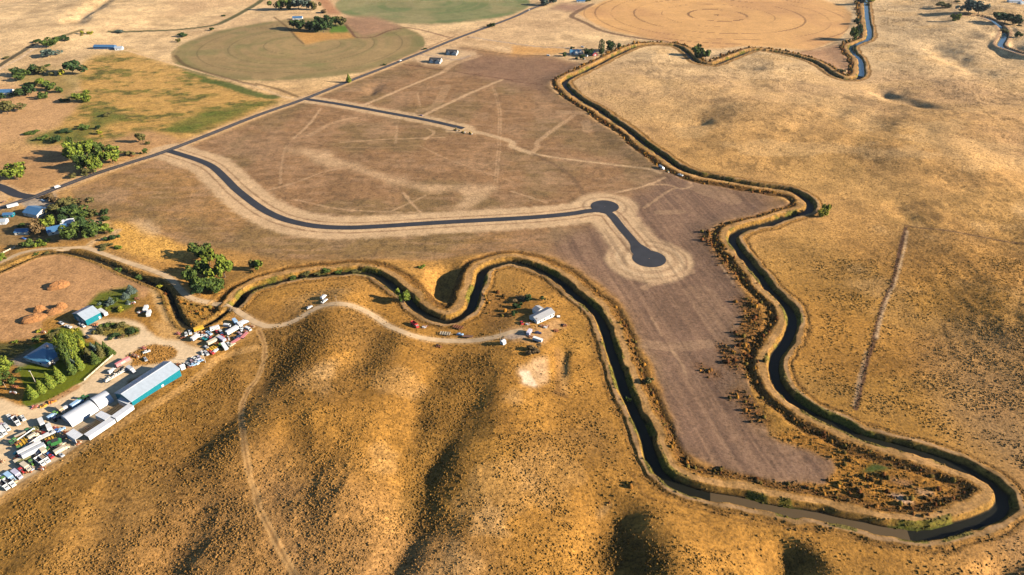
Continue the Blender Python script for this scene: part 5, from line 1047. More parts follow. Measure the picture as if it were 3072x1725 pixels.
# knoll with the white house (origin 1530, 860, scale 7.23) and the drive up to it
def Qp(x, y): return 1530 + x / 7.23, 860 + y / 7.23
WH = 'by the long white house on the knoll'
for kind, colour, x, y, dx, dy in [('car', 'red', 258, 785, .5, 1), ('scrap', 'white', 405, 805, 1, 0), ('camper', 'lavender', 410, 1010, .7, -1), ('car', 'navy', 605, 1000, 1, .1), ('smalltrailer', 'white', 590, 1180, 1, .35), ('drum', 'white', 1040, 655, 1, 0), ('scrap', 'black', 1170, 835, 1, 0), ('scrap', 'cream', 700, 850, 1, 0), ('scrap', 'white', 790, 870, 1, 0), ('scrap', 'tan', 450, 1080, 1, 0), ('scrap', 'rust', 990, 950, 1, 0)]:
    px, py = Qp(x, y); place(kind, colour, px, py, dx, dy, WH, 'things round the knoll house')
WD = 'beside the winding gravel drive'
for (px, py), kind, colour, dx, dy in [(t(1, 2, (682, 92))[0], 'van', 'white', 1, -.9), (t(1, 2, (690, 132))[0], 'pickup', 'white', 1, -.8), (t(1, 2, (540, 192))[0], 'car', 'white', 1, -.6), (t(1, 2, (1595, 378))[0], 'graintruck', 'red', 1, .8), (t(1, 2, (2050, 466))[0], 'car', 'lightblue', 1, .1), (t(1, 2, (1830, 585))[0], 'scrap', 'black', 1, .3), (t(1, 2, (1700, 390))[0], 'scrap', 'white', 1, 0), (t(1, 2, (2030, 395))[0], 'implement', 'rust', 1, .2), (t(1, 2, (1900, 460))[0], 'implement', 'cream', 1, .1), (t(1, 2, (2484, 552))[0], 'shedbox', 'white', 1, .5), (t(1, 2, (2130, 492))[0], 'flatbed', 'brown', 1, .05)]:
    place(kind, colour, px, py, dx, dy, WD, 'things along the gravel drive')
for kind, colour, x, y, dx, dy in [('grader', 'yellow', 560, 295, 1, .1), ('roller', 'yellow', 870, 390, 1, .15), ('dozer', 'yellow', 1180, 440, 1, .15)]:
    place(kind, colour, 1330 + x / 14.56, 370 + y / 14.56, dx, dy, 'parked at the end of the short new road', 'road building machines')
for kind, colour, x, y, dx, dy in [('tanktruck', 'white', 520, 235, 1, .6), ('loader', 'yellow', 700, 330, 1, .4), ('pickup', 'white', 1085, 435, 1, .3)]:
    place(kind, colour, 1930 + x / 9.707, 480 + y / 9.707, dx, dy, 'parked below the canal bank at the field edge', 'vehicles at the field edge')
for (px, py), kind, colour, dx, dy, w_ in [(t(0, 1, (578, 430))[0], 'van', 'white', 1, -.35, 'driving on the main road past the homestead'), (t(1, 0, (1450, 606))[0], 'pickup', 'white', 1, -.4, 'driving on the main road by the dark roofed houses'), (t(2, 0, (172, 96))[0], 'car', 'white', 1, -.45, 'driving on the far end of the main road'),
    (t(0, 1, (135, 630))[0], 'trailer', 'white', 2, -.5, 'parked beside the road junction at the homestead'), (t(0, 1, (430, 566))[0], 'car', 'lightblue', 1, .1, 'on the shaded homestead driveway'), (t(0, 1, (40, 580))[0], 'car', 'brown', 1, -.5, 'on the corner of the junction'), (t(0, 1, (240, 948))[0], 'car', 'blue', 1, .2, 'in shade behind the homestead'), (t(2, 0, (365, 556))[0], 'van', 'white', 1, .1, 'on the lane left of the white farmhouse'), (t(2, 0, (708, 470))[0], 'van', 'white', 1, .1, 'behind the white farmhouse'), (t(2, 0, (870, 510))[0], 'shedbox', 'white', 1, .1, 'beside the tall dark poplar'), (t(2, 0, (750, 560))[0], 'shedbox', 'white', 1, .1, 'below the white farmhouse'), (t(2, 0, (722, 590))[0], 'car', 'white', 1, .1, 'below the white farmhouse'), (t(1, 0, (1660, 1156))[0], 'car', 'mauve', 1, .1, 'on the dirt track by the short new road'), (t(1, 0, (345, 190))[0], 'scrap', 'pink', 1, 0, 'beside the farmhouse behind the dark grove'), (t(0, 1, (1330, 118))[0], 'scrap', 'rust', 1, 0, 'on the verge right of the tall grove'), (t(0, 2, (440, 440))[0], 'scrap', 'cream', 1, 0, 'at the field corner behind the shade-blue roofed house'), (t(0, 2, (520, 755))[0], 'scrap', 'silver', 1, 0, 'on the lawn beside the shade-blue roofed house'), (t(0, 2, (130, 1050))[0], 'scrap', 'silver', 1, 0, 'in tree shade at the left end of the lawn'), (t(0, 2, (150, 990))[0], 'scrap', 'rust', 1, 0, 'in tree shade at the left end of the lawn'), (t(0, 2, (360, 1190))[0], 'scrap', 'pink', 1, -.4, 'at the lower edge of the lawn'), (t(0, 2, (440, 1180))[0], 'scrap', 'yellow', 1, -.4, 'at the lower edge of the lawn'), (t(0, 2, (530, 1140))[0], 'scrap', 'orange', 1, -.5, 'at the lower edge of the lawn'), (t(0, 2, (1060, 1290))[0], 'scrap', 'rust', 1, -.5, 'in the pen of the open sheds'), (t(0, 2, (900, 1400))[0], 'scrap', 'brown', 1, -.5, 'in the pen of the open sheds'), (t(0, 3, (740, 60))[0], 'scrap', 'tan', 1, -.5, 'in weeds below the nearest open shed'), (t(0, 3, (790, 120))[0], 'scrap', 'cream', 1, -.5, 'in weeds below the nearest open shed')]:
    place(kind, colour, px, py, dx, dy, w_, 'scattered vehicles and stores')

# ------------------------------------------------------------------ buildings
def site(A, B, W, side):
    """footprint frame: A -> B is one long wall (photograph pixels), the building lies to its left (side=1) or right (-1)"""
    (ax, ay, _), (bx, by, _) = at(*A), at(*B); a = Vector((float(ax), float(ay))); b = Vector((float(bx), float(by)))
    L_ = (b - a).length; d = (b - a) / L_; n = Vector((-d.y, d.x)) * side; c = (a + b) / 2 + n * W / 2
    zs = [float(ground(q.x, q.y)) for q in (a, b, a + n * W, b + n * W)]
    return c, math.atan2(d.y, d.x), L_, sum(zs) / 4
def gable(o, x0, x1, y0, y1, he, hr, wallm, roofm, axis='x', over=0.4, th=0.16, nm=('wall', 'roof')):
    """walls closed to the ridge with a two-plane roof laid on top; ridge along x or y"""
    w_ = MB(); r_ = MB()
    if axis == 'x':
        ym = (y0 + y1) / 2
        v = [(x, y, z) for x in (x0, x1) for y, z in ((y0, -1.5), (y1, -1.5), (y1, he), (ym, hr), (y0, he))]
        w_.add(v, [(0, 1, 2, 3, 4), (9, 8, 7, 6, 5), (0, 5, 6, 1), (1, 6, 7, 2), (2, 7, 8, 3), (3, 8, 9, 4), (4, 9, 5, 0)])
        s_ = (hr - he) / (ym - y0)
        for sg, ye in ((-1, y0), (1, y1)):
            yo = ye + sg * over; zo = he - s_ * over
            v = [(x, y, z + dz) for x in (x0 - over, x1 + over) for y, z in ((yo, zo), (ym, hr)) for dz in (0.02, 0.02 + th)]
            r_.add(v, [(0, 2, 3, 1), (4, 5, 7, 6), (0, 1, 5, 4), (2, 6, 7, 3), (1, 3, 7, 5), (0, 4, 6, 2)])
    else:
        xm = (x0 + x1) / 2
        v = [(x, y, z) for y in (y0, y1) for x, z in ((x0, -1.5), (x1, -1.5), (x1, he), (xm, hr), (x0, he))]
        w_.add(v, [(4, 3, 2, 1, 0), (5, 6, 7, 8, 9), (1, 6, 5, 0), (2, 7, 6, 1), (3, 8, 7, 2), (4, 9, 8, 3), (0, 5, 9, 4)])
        s_ = (hr - he) / (xm - x0)
        for sg, xe in ((-1, x0), (1, x1)):
            xo = xe + sg * over; zo = he - s_ * over
            v = [(x, y, z + dz) for y in (y0 - over, y1 + over) for x, z in ((xo, zo), (xm, hr)) for dz in (0.02, 0.02 + th)]
            r_.add(v, [(1, 3, 2, 0), (6, 7, 5, 4), (4, 5, 1, 0), (3, 7, 6, 2), (5, 7, 3, 1), (2, 6, 4, 0)])
    return w_.build(nm[0], wallm, o), r_.build(nm[1], roofm, o)
def hipped(o, x0, x1, y0, y1, he, hr, wallm, roofm, over=0.5):
    w_ = MB().box(x0, x1, y0, y1, -1.5, he); ym = (y0 + y1) / 2; k_ = (y1 - y0) / 2
    v = [(x0 - over, y0 - over, he), (x1 + over, y0 - over, he), (x1 + over, y1 + over, he), (x0 - over, y1 + over, he), (x0 + k_, ym, hr), (x1 - k_, ym, hr)]
    r_ = MB().add(v, [(0, 1, 5, 4), (1, 2, 5), (2, 3, 4, 5), (3, 0, 4), (3, 2, 1, 0)])
    return w_.build('wall', wallm, o), r_.build('roof', roofm, o)
def openings(o, spec, m, name, frame=None):
    """spec: (side, centre, width, sill, head) on the wall planes of a box (x0, x1, y0, y1)"""
    (x0, x1, y0, y1), lst = spec
    for sd_, c, w_, a, b in lst:
        def bx(g, d0, d1):
            mb = MB()
            if sd_ in 'fb': y = y0 if sd_ == 'f' else y1; s_ = -1 if sd_ == 'f' else 1; q = sorted((y + s_ * d0, y + s_ * d1)); mb.box(c - w_ / 2 - g, c + w_ / 2 + g, q[0], q[1], a - g, b + g)
            else: x = x0 if sd_ == 'l' else x1; s_ = -1 if sd_ == 'l' else 1; q = sorted((x + s_ * d0, x + s_ * d1)); mb.box(q[0], q[1], c - w_ / 2 - g, c + w_ / 2 + g, a - g, b + g)
            return mb
        if frame is not None:
            f = bx(0.1, -0.02, 0.03).build(name, frame, o); bx(0.0, 0.031, 0.05).build('pane' if name == 'window' else 'panel', m, f)
        else: bx(0.0, -0.02, 0.05).build(name, m, o)
TEAL = ribbed('teal_sheet_wall', (0.0, 0.125, 0.16), 0.5, 0.5); SHEET = ribbed('pale_sheet_roof', (0.27, 0.31, 0.36), 0.4, 0.7); WSHEET = ribbed('white_sheet', (0.50, 0.51, 0.53), 0.4, 0.8); WHITE = mat('white_paint', (0.56, 0.555, 0.54), 0.6, var=0.06); DKROOF = mat('dark_shingle', (0.035, 0.036, 0.042), 0.85, var=0.3, scale=2); GRROOF = mat('grey_shingle', (0.24, 0.24, 0.25), 0.8, var=0.2, scale=2); SHADE_BLROOF = ribbed('shade_blue_grey_roof', (0.06, 0.17, 0.28), 0.4, 0.6); SHADE_BROOF = ribbed('deep_shade_blue_roof', (0.05, 0.13, 0.25), 0.4, 0.6); REDW = mat('red_barn_wood', (0.34, 0.05, 0.05), 0.8); DOORM = mat('door_grey', (0.35, 0.36, 0.37), 0.6); CREAMW = mat('cream_siding', (0.58, 0.52, 0.44), 0.7, var=0.08)  # both blue roof colours paint in the shade on grey metal
# long teal barn
c, rz, L_, z = site(t(0, 2, (1337, 1186))[0], t(0, 2, (1826, 882))[0], 15.0, 1)
o = thing('barn', 'long teal metal barn with pale roof beside the yard', 'barn', (c.x, c.y, z), rz)
gable(o, -L_ / 2, L_ / 2, -7.5, 7.5, 5.0, 7.7, TEAL, SHEET)
openings(o, ((-L_ / 2, L_ / 2, -7.5, 7.5), [('f', 3.5, 1.3, 0, 2.3), ('l', 0, 5.0, 0, 4.4), ('r', 0, 5.0, 0, 4.4), ('b', 0, 5, 0, 4)]), DOORM, 'door', WHITE)
MB().prism([(-L_ / 2 - .5, 7.72), (L_ / 2 + .5, 7.72), (L_ / 2 + .5, 7.92), (-L_ / 2 - .5, 7.92)], -.3, .3).build('ridge_cap', WSHEET, o)
MB().box(-L_ / 2, L_ / 2, -7.53, -7.5, 4.55, 4.8).build('trim', WHITE, o)
# two arched sheds end to end
def quonset(A, B, W, hgt, label):
    c, rz, L_, z = site(A, B, W, 1); o = thing('arched_shed', label, 'shed', (c.x, c.y, z), rz, 'arched metal sheds')
    n = 18; v = []; f = []
    for x in (-L_ / 2, L_ / 2):
        v += [(x, -W / 2, -1)] + [(x, -W / 2 * math.cos(math.pi * i / n), hgt * math.sin(math.pi * i / n) ** 0.8) for i in range(n + 1)] + [(x, W / 2, -1)]
    m_ = n + 3; f = [(i, i + m_, i + m_ + 1, i + 1) for i in range(m_ - 1)]
    sh = MB().add(v, f).build('arched_roof', WSHEET, o); sh.data.polygons.foreach_set('use_smooth', [True] * len(sh.data.polygons))
    for sg, nm in ((-1, 'end_wall'), (1, 'end_wall')):
        x = sg * (L_ / 2 - 0.25); vv = [(x, p[1] * .985, p[2]) for p in v[:m_]]
        MB().add(vv, [tuple(range(m_)) if sg < 0 else tuple(range(m_ - 1, -1, -1))]).build(nm, WHITE, o)
    MB().box(-L_ / 2 - .0, -L_ / 2 + .22, -2, 2, 0, 3.2).build('door', DOORM, o)
    return o
quonset(t(0, 2, (728, 1398))[0], t(0, 2, (998, 1230))[0], 12.0, 4.6, 'nearer and longer of the two white arched metal sheds')
quonset(t(0, 2, (1004, 1222))[0], t(0, 2, (1150, 1136))[0], 12.0, 4.6, 'farther and shorter white arched shed next to the long barn')
# open-fronted sheds with wings and bare rafters
def pen(A, B, label, wings):
    W = 4.0; c, rz, L_, z = site(A, B, W, 1); o = thing('open_shed', label, 'shed', (c.x, c.y, z), rz, 'open pens by the barn')
    MB().box(-L_ / 2, L_ / 2, -W / 2, -W / 2 + .2, -1, 2.7).build('wall', WHITE, o)
    MB().prism([(-L_ / 2 - .2, 2.72), (L_ / 2 + .2, 2.72), (L_ / 2 + .2, 2.9), (-L_ / 2 - .2, 2.9)], -W / 2 - .3, W / 2).build('roof', WSHEET, o)
    for w0, w1 in wings:
        MB().box(w0, w1, W / 2 + .02, W / 2 + 9, 2.74, 2.92).build('wing_roof', WSHEET, o); MB().box(w0, w0 + .2, W / 2, W / 2 + 8.8, -1, 2.72).build('wing_wall', WHITE, o)
    rf = MB(); a, b = wings[0][1] + .4, (wings[1][0] if len(wings) > 1 else L_ / 2) - .2
    for x in np.arange(a, b, 0.9): rf.box(x - .07, x + .07, W / 2 + .02, W / 2 + 5.5, 2.6, 2.78)
    rf.build('rafter', WOOD, o)
    pp = MB()
    for x in np.arange(-L_ / 2 + .3, L_ / 2, 3): pp.box(x - .1, x + .1, W / 2 - .25, W / 2 - .05, -1, 2.7)
    pp.build('post', WOOD, o)
A, B = t(0, 2, (1178, 1345), (1352, 1215)); pen(A, B, 'open sided white pen with bare rafters touching the long barn corner', [(-9.5, -5.5), (5.0, 8.5)])
A, B = t(0, 2, (905, 1530), (1165, 1352)); pen(A, B, 'nearest white open pen with rafters at the dirt road', [(-13, -8.5)])
# small teal barn, house with blue shade painted into its roof colour
c, rz, L_, z = site(t(0, 2, (878, 378))[0], t(0, 2, (1026, 300))[0], 15.0, 1)
o = thing('barn', 'small teal metal barn with wide pale roof', 'barn', (c.x, c.y, z), rz)
gable(o, -L_ / 2, L_ / 2, -7.5, 7.5, 4.8, 7.6, TEAL, SHEET)
openings(o, ((-L_ / 2, L_ / 2, -7.5, 7.5), [('l', -3, 3.6, 0, 3.6), ('l', 2.5, 3.6, 0, 3.6), ('f', 4, 1.1, 0, 2.1)]), DOORM, 'door', DOORM)
x, y, z = at(*t(0, 2, (480, 690))[0]); rz = heading(*t(0, 2, (480, 690))[0], 4, 1.2); L_ = 19; z = float(z); c = Vector((float(x), float(y)))
o = thing('house', 'low house under a hipped roof coloured shade blue behind poplars', 'house', (c.x, c.y, z), rz)
hipped(o, -L_ / 2, L_ / 2, -8, 8, 3.0, 6.6, CREAMW, SHADE_BLROOF); openings(o, ((-L_ / 2, L_ / 2, -8, 8), [('f', -4, 1.6, .9, 2.2), ('f', 4, 1.6, .9, 2.2), ('l', 3, 1.6, .9, 2.2), ('l', -3, 2.2, 0.3, 2.3)]), GLASS, 'window', WHITE)
openings(o, ((-L_ / 2, L_ / 2, -8, 8), [('f', 0, 1.1, 0, 2.1)]), DOORM, 'door')
gable(o, L_ / 2 - 3, L_ / 2 + 3.5, 3, 8.4, 3.0, 5.0, CREAMW, SHEET, 'y', nm=('porch_wall', 'porch_roof')); MB().box(-1.0, 0.0, 2.0, 3.0, 5.0, 7.4).build('chimney', mat('chimney_brick', (.3, .2, .16), .9), o)
# long white house on the knoll
c, rz, L_, z = site(Qp(590, 812), Qp(962, 652), 8.0, 1)
o = thing('house', 'long white house with grey roof on the knoll', 'house', (c.x, c.y, z), rz)
gable(o, -L_ / 2, L_ / 2, -4, 4, 3.0, 4.6, WHITE, GRROOF); gable(o, L_ / 2 - 9, L_ / 2 - 2.5, 4.4, 9, 2.9, 4.3, WHITE, GRROOF, 'y', nm=('porch_wall', 'porch_roof'))
openings(o, ((-L_ / 2, L_ / 2, -4, 4), [('f', -5, 1.5, .9, 2.1), ('f', -1.5, 1.2, .9, 2.1), ('f', 4.5, 1.6, .9, 2.1), ('l', 0, 1.4, .9, 2.1), ('f', 7, 1.2, .9, 2.1)]), GLASS, 'window', WHITE)
openings(o, ((-L_ / 2, L_ / 2, -4, 4), [('f', 1.5, 1.1, 0, 2.1)]), DOORM, 'door')
# two new houses with dark roofs by the main road
def new_house(px, py, dx, dy, label):
    x, y, z = at(px, py); rz = heading(px, py, dx, dy); o = thing('house', label, 'house', (float(x), float(y), float(z)), rz, 'new dark roofed houses')
    gable(o, -9, 9, -5.5, 5.5, 3.2, 6.6, WHITE, DKROOF); gable(o, 2.5, 9.6, -10.5, -5.0, 3.2, 6.0, WHITE, DKROOF, 'y', nm=('garage_wall', 'garage_roof')); gable(o, -7.5, -2.5, -7.5, -5.0, 3.2, 5.6, WHITE, DKROOF, 'y', nm=('porch_wall', 'porch_roof'))
    openings(o, ((-9, 9, -5.5, 5.5), [('f', -8.2, 1, .9, 2.2), ('f', -.8, 1.4, .9, 2.2), ('r', 2, 1.6, .9, 2.2), ('r', -2, 1.6, .9, 2.2), ('b', 3, 1.8, .9, 2.2), ('l', 0, 1.6, .9, 2.2)]), GLASS, 'window', WHITE)
    openings(o, ((2.5, 9.6, -10.5, -5.0), [('f', 6, 4.6, 0, 2.6)]), DOORM, 'garage_door', WHITE); openings(o, ((-9, 9, -5.5, 5.5), [('f', 1, 1.1, 0, 2.2)]), DOORM, 'door')
px, py = t(1, 0, (1970, 540))[0]; new_house(px, py, 4, .2, 'dark roofed white house on the far side of the gravel lane')
px, py = t(1, 0, (1805, 622))[0]; new_house(px, py, 4, .2, 'dark roofed white house on the near side of the gravel lane')
# farmhouse with red barn
px, py = t(2, 0, (630, 540))[0]; x, y, z = at(px, py)
o = thing('house', 'white farmhouse with cross gables by the dark poplar', 'house', (float(x), float(y), float(z)), 0.15)
gable(o, -8, 6, -4.5, 4.5, 3.4, 7.0, WHITE, SHADE_BLROOF); gable(o, 6.5, 13, -4, 5, 3.0, 5.8, WHITE, SHEET, 'y', nm=('wing_wall', 'wing_roof')); gable(o, -2.5, 4.5, -7.5, -4.2, 3.4, 6.4, WHITE, SHEET, 'y', nm=('porch_wall', 'porch_roof'))
openings(o, ((-8, 6, -4.5, 4.5), [('f', -5, 1.4, 1, 2.3), ('l', 0, 1.6, 1, 2.3), ('b', 0, 1.6, 1, 2.3)]), GLASS, 'window', WHITE); openings(o, ((-2.5, 4.5, -7.5, -4.2), [('f', 1, 1.2, 0, 2.2)]), DOORM, 'door')
px, py = t(2, 0, (828, 556))[0]; x, y, z = at(px, py)
o = thing('barn', 'little red barn with white roof beside the tall poplar', 'barn', (float(x), float(y), float(z)), 0.25)
gable(o, -4, 4, -3.5, 3.5, 3.0, 6.2, REDW, SHEET, 'y'); openings(o, ((-4, 4, -3.5, 3.5), [('f', 0, 2.6, 0, 2.6)]), WHITE, 'door')
# remaining far and near houses
def simple_house(px, py, rz, l, w_, he, hr, wallm, roofm, label, name='house', cat='house', axis='x'):
    x, y, z = at(px, py); o = thing(name, label, cat, (float(x), float(y), float(z)), rz)
    gable(o, -l / 2, l / 2, -w_ / 2, w_ / 2, he, hr, wallm, roofm, axis)
    openings(o, ((-l / 2, l / 2, -w_ / 2, w_ / 2), [('f', -l / 4, 1.4, .9, 2.1), ('r', 0, 1.4, .9, 2.1), ('l', 0, 1.4, .9, 2.1)]), GLASS, 'window', WHITE)
    openings(o, ((-l / 2, l / 2, -w_ / 2, w_ / 2), [('f', l / 5, 1.1, 0, 2.1)]), DOORM, 'door'); return o
for tl, rz, l, w_, he, hr, wm_, rm_, label, nm, cat in [
    (t(0, 0, (1060, 485)), -.05, 34, 10, 3.2, 5.6, SHADE_BROOF, SHADE_BROOF, 'long low blue roofed house alone at the far left', 'house', 'house'), (t(0, 0, (1200, 498)), .2, 11, 9, 3.2, 5.2, WHITE, SHEET, 'white outbuilding at the right end of the long blue house', 'outbuilding', 'shed'),
    (t(1, 0, (420, 192)), .1, 18, 9, 3.2, 5.4, WHITE, SHADE_BROOF, 'white house with blue roof behind the dark grove', 'house', 'house'), (t(0, 1, (380, 700)), -.35, 17, 14, 3.4, 6.4, CREAMW, SHADE_BROOF, 'large shade-blue roofed house in shade by the junction', 'house', 'house'),
    (t(0, 1, (590, 880)), .5, 15, 10, 3.2, 6.0, CREAMW, SHADE_BROOF, 'shade-blue roofed house deep among the homestead trees', 'house', 'house'), (t(0, 1, (695, 810)), .3, 10, 8, 3.2, 5.6, WHITE, WSHEET, 'white roofed garage in a gap of the homestead trees', 'garage', 'garage'),
    (t(0, 1, (240, 895)), .1, 11, 7, 2.8, 4.2, CREAMW, SHADE_BROOF, 'low shade-blue shed below the homestead house', 'shed', 'shed'), (t(0, 1, (20, 795)), .2, 9, 7, 2.8, 4.2, WHITE, SHEET, 'pale shed at the left edge of the homestead', 'shed', 'shed'), (t(0, 1, (95, 725)), .1, 8, 5, 2.4, 3.6, TEAL, SHADE_BROOF, 'small teal shed in shade left of the homestead', 'shed', 'shed'),
    (t(0, 0, (75, 940)), .1, 17, 11, 3.2, 6.0, CREAMW, SHADE_BROOF, 'shade-blue roofed house at the left edge among trees', 'house', 'house'), (t(2, 0, (690, 20)), 0, 18, 9, 3.2, 5.2, WHITE, SHADE_BROOF, 'blue and white house at the top edge right of the main road', 'house', 'house'),
    (t(3, 0, (2470, 25)), 0, 26, 9, 3.2, 5.2, WHITE, SHEET, 'white long building in the top right corner', 'building', 'building'), (t(3, 0, (2540, 42)), .2, 9, 7, 3, 5, WHITE, SHEET, 'little white building at the right edge of the top corner', 'building', 'building')]:
    simple_house(tl[0][0], tl[0][1], rz, l, w_, he, hr, wm_, rm_, label, nm, cat)
# hay heaps in the field behind the barn
HAY = mat('brown_hay', alb(172, 116, 66), 0.95, var=0.4, scale=1.2)
for (px, py), rx, ry, h_, lb in [(t(0, 2, (340, 305))[0], 9, 5, 3.6, 'largest brown hay heap left of the small teal barn'), (t(0, 2, (545, 235))[0], 6, 4, 3.0, 'middle brown hay heap close behind the small barn'), (t(0, 2, (400, 215))[0], 4, 3, 4.0, 'tall narrow hay stack at the field edge'), (t(0, 2, (620, 190))[0], 4, 3, 4.4, 'tall hay stack nearest the small barn roof'), (t(0, 1, (590, 1420))[0], 8, 5, 4.2, 'lone brown hay heap out in the ploughed field')]:
    x, y, z = at(px, py + 3); o = MB().dome((0, 0, -.4), rx, ry, h_ + .4, 16, 7, 0, .09).build('hay_heap', HAY); o.location = (float(x), float(y), float(z)); o.rotation_euler = (0, 0, .6); o['label'] = lb; o['category'] = 'hay heap'; o['group'] = 'hay heaps'
# poles
def pole(px, py, h_, label, arm=True, lamp=False, m=WOOD):
    x, y, z = at(px, py); o = thing('utility_pole', label, 'pole', (float(x), float(y), float(z)), random.uniform(-.4, .4))
    MB().cyl((0, 0, -.5), (0, 0, h_), .2, .13).build('shaft', m, o)
    if arm: MB().box(-1.2, 1.2, -.08, .08, h_ - .9, h_ - .7).build('crossarm', m, o)
    if lamp: MB().box(-.9, .1, -.18, .18, h_, h_ + .3).build('lamp_head', WHITE, o)
pole(*Kp(2000, 815), 10, 'tall pole with lamp head between barn row and scrap yard', False, True, mat('pale_wood', (.42, .36, .30), .9)); pole(*t(0, 2, (358, 950))[0], 9, 'pale yard light pole on the lawn among young poplars', False, True, mat('pale_wood', (.42, .36, .30), .9))
pole(*t(1, 2, (815, 178))[0], 8.5, 'utility pole at the bend of the gravel drive'); pole(*t(1, 2, (2455, 520))[0], 9, 'utility pole beside the drive at the knoll'); pole(*Qp(565, 905), 9, 'utility pole in front of the white knoll house'); pole(*t(1, 0, (1738, 520))[0], 10, 'pole on the main road by the new houses'); pole(*t(0, 2, (70, 1020))[0], 6, 'short pole at the left end of the lawn', False)
for pts, lb in ((t(0, 1, (15, 1108), (155, 1040)), 'white plank fence left of the homestead'), (t(0, 2, (1140, 680), (850, 935)), 'pale timber curb fence along the lower lawn edge')):
    w2 = land(pts); o = thing('fence', lb, 'fence', (float(w2[0, 0]), float(w2[0, 1]), float(ground(*w2[0]))), math.atan2(w2[1, 1] - w2[0, 1], w2[1, 0] - w2[0, 0])); L_ = float(np.linalg.norm(w2[1] - w2[0])); z1 = float(ground(*w2[1])) - float(ground(*w2[0]))
    rl = MB(); ps = MB()
    for zz in (.35, .75, 1.15):
        rl.add([(0, -.04, zz), (L_, -.04, zz + z1), (L_, .04, zz + z1), (0, .04, zz), (0, -.04, zz + .25), (L_, -.04, zz + z1 + .25), (L_, .04, zz + z1 + .25), (0, .04, zz + .25)], [(3, 2, 1, 0), (4, 5, 6, 7), (0, 1, 5, 4), (1, 2, 6, 5), (2, 3, 7, 6), (3, 0, 4, 7)])
    rl.build('rail', mat('pale_plank', (.55, .45, .34), .85), o)
    for i in range(int(L_ / 4) + 1):
        x = min(L_, i * 4.0) ; MB().box(x - .1, x + .1, .05, .22, -.4 + z1 * x / L_, 1.5 + z1 * x / L_).build('post', WOOD, o)

# ------------------------------------------------------------------ trees and bushes
def leaf_mat(name, c, c2):
    m, N, L, b = nodes_of(name)
    g = N.new('ShaderNodeNewGeometry'); mx = N.new('ShaderNodeMix'); mx.data_type = 'RGBA'
    mx.inputs['A'].default_value = (*c, 1); mx.inputs['B'].default_value = (*c2, 1)
    L.new(g.outputs['Random Per Island'], mx.inputs['Factor']); L.new(mx.outputs['Result'], b.inputs['Base Color'])
    b.inputs['Roughness'].default_value = 0.8; b.inputs['Specular IOR Level'].default_value = 0.15
    return m
LEAF = dict(dark=leaf_mat('dark_green_leaves', (.016, .034, .012), (.045, .075, .018)), green=leaf_mat('green_leaves', (.03, .055, .012), (.09, .12, .02)), bright=leaf_mat('bright_green_leaves', (.06, .10, .012), (.17, .19, .022)), yellow=leaf_mat('yellow_leaves', (.15, .15, .012), (.34, .30, .03)), olive=leaf_mat('olive_leaves', (.055, .055, .018), (.13, .11, .03)), blue=leaf_mat('blue_green_needles', (.04, .065, .05), (.11, .14, .11)), brown=leaf_mat('brownish_leaves', (.07, .045, .02), (.19, .12, .05)))
LW = dict(dark='dark green', green='green', bright='bright green', yellow='yellow green', olive='olive', blue='blue grey', brown='brownish')
BARK = mat('bark', (.09, .06, .04), .95, var=.3)
def crown_mesh(kind, seed):
    r_ = np.random.default_rng(seed); n = dict(round=900, cone=800, column=700, spruce=800, bush=420)[kind]
    if kind in ('round', 'bush'):
        k_ = 15 if kind == 'round' else 8
        cs = np.stack([r_.normal(0, .23, k_), r_.normal(0, .23, k_), (.58 if kind == 'round' else .42) + r_.normal(0, .18, k_)], 1); rs = r_.uniform(.09, .25, k_)
        w_ = r_.integers(0, k_, n); d = r_.normal(size=(n, 3)); d /= np.linalg.norm(d, axis=1)[:, None]
        p = cs[w_] + d * rs[w_][:, None] * (0.75 + .35 * r_.random((n, 1))); p[:, 2] = np.clip(p[:, 2], .08 if kind == 'round' else .0, 1.02); nr = d; sz = r_.uniform(.045, .085, n) * (1.0 if kind == 'round' else 1.5)
    else:
        h_ = r_.random(n) ** (1.35 if kind != 'column' else 1.0); a = r_.random(n) * 6.283
        lay = 1 + .22 * np.sin(h_ * 46 + 2 * np.sin(a * 3)) if kind == 'spruce' else 1 + .25 * (vnoise(a * 1.6, h_ * 9, seed) - .5)
        pr = (1 - h_) ** .85 if kind != 'column' else np.minimum(1, 2.4 * (1 - h_) ** .6) * np.minimum(1, .45 + h_ * 3)
        if kind == 'cone': pr = np.minimum(pr, .25 + h_ * 4)
        rad = .5 * pr * lay * np.where(r_.random(n) < .75, 1, r_.random(n))
        z0 = .1 if kind == 'cone' else .03
        p = np.stack([rad * np.cos(a), rad * np.sin(a), z0 + (1 - z0) * h_], 1); nr = np.stack([np.cos(a), np.sin(a), .5 + 0 * a], 1); sz = r_.uniform(.05, .10, n) * (.6 + .6 * (1 - h_))
    nr = nr + r_.normal(0, .55, (n, 3)); nr /= np.linalg.norm(nr, axis=1)[:, None]
    u = np.cross(nr, r_.normal(size=(n, 3))); u /= np.linalg.norm(u, axis=1)[:, None]; v = np.cross(nr, u)
    u = u * sz[:, None]; v = v * sz[:, None] * .8
    tall = kind in ('cone', 'column', 'spruce')
    if tall: u[:, 2] *= .5; v[:, 2] *= .5
    V_ = np.stack([p - u - v, p + u - v * .6, p + u * .8 + v, p - u * .7 + v * .9], 1).reshape(-1, 3)
    return new_mesh('crown', V_, np.arange(4 * n).reshape(n, 4))
CROWNS = {k_: [crown_mesh(k_, 10 + i) for i in range(4)] for k_ in ('round', 'cone', 'column', 'spruce', 'bush')}
for l_ in CROWNS.values():
    for m_ in l_: m_.materials.append(LEAF['green'])
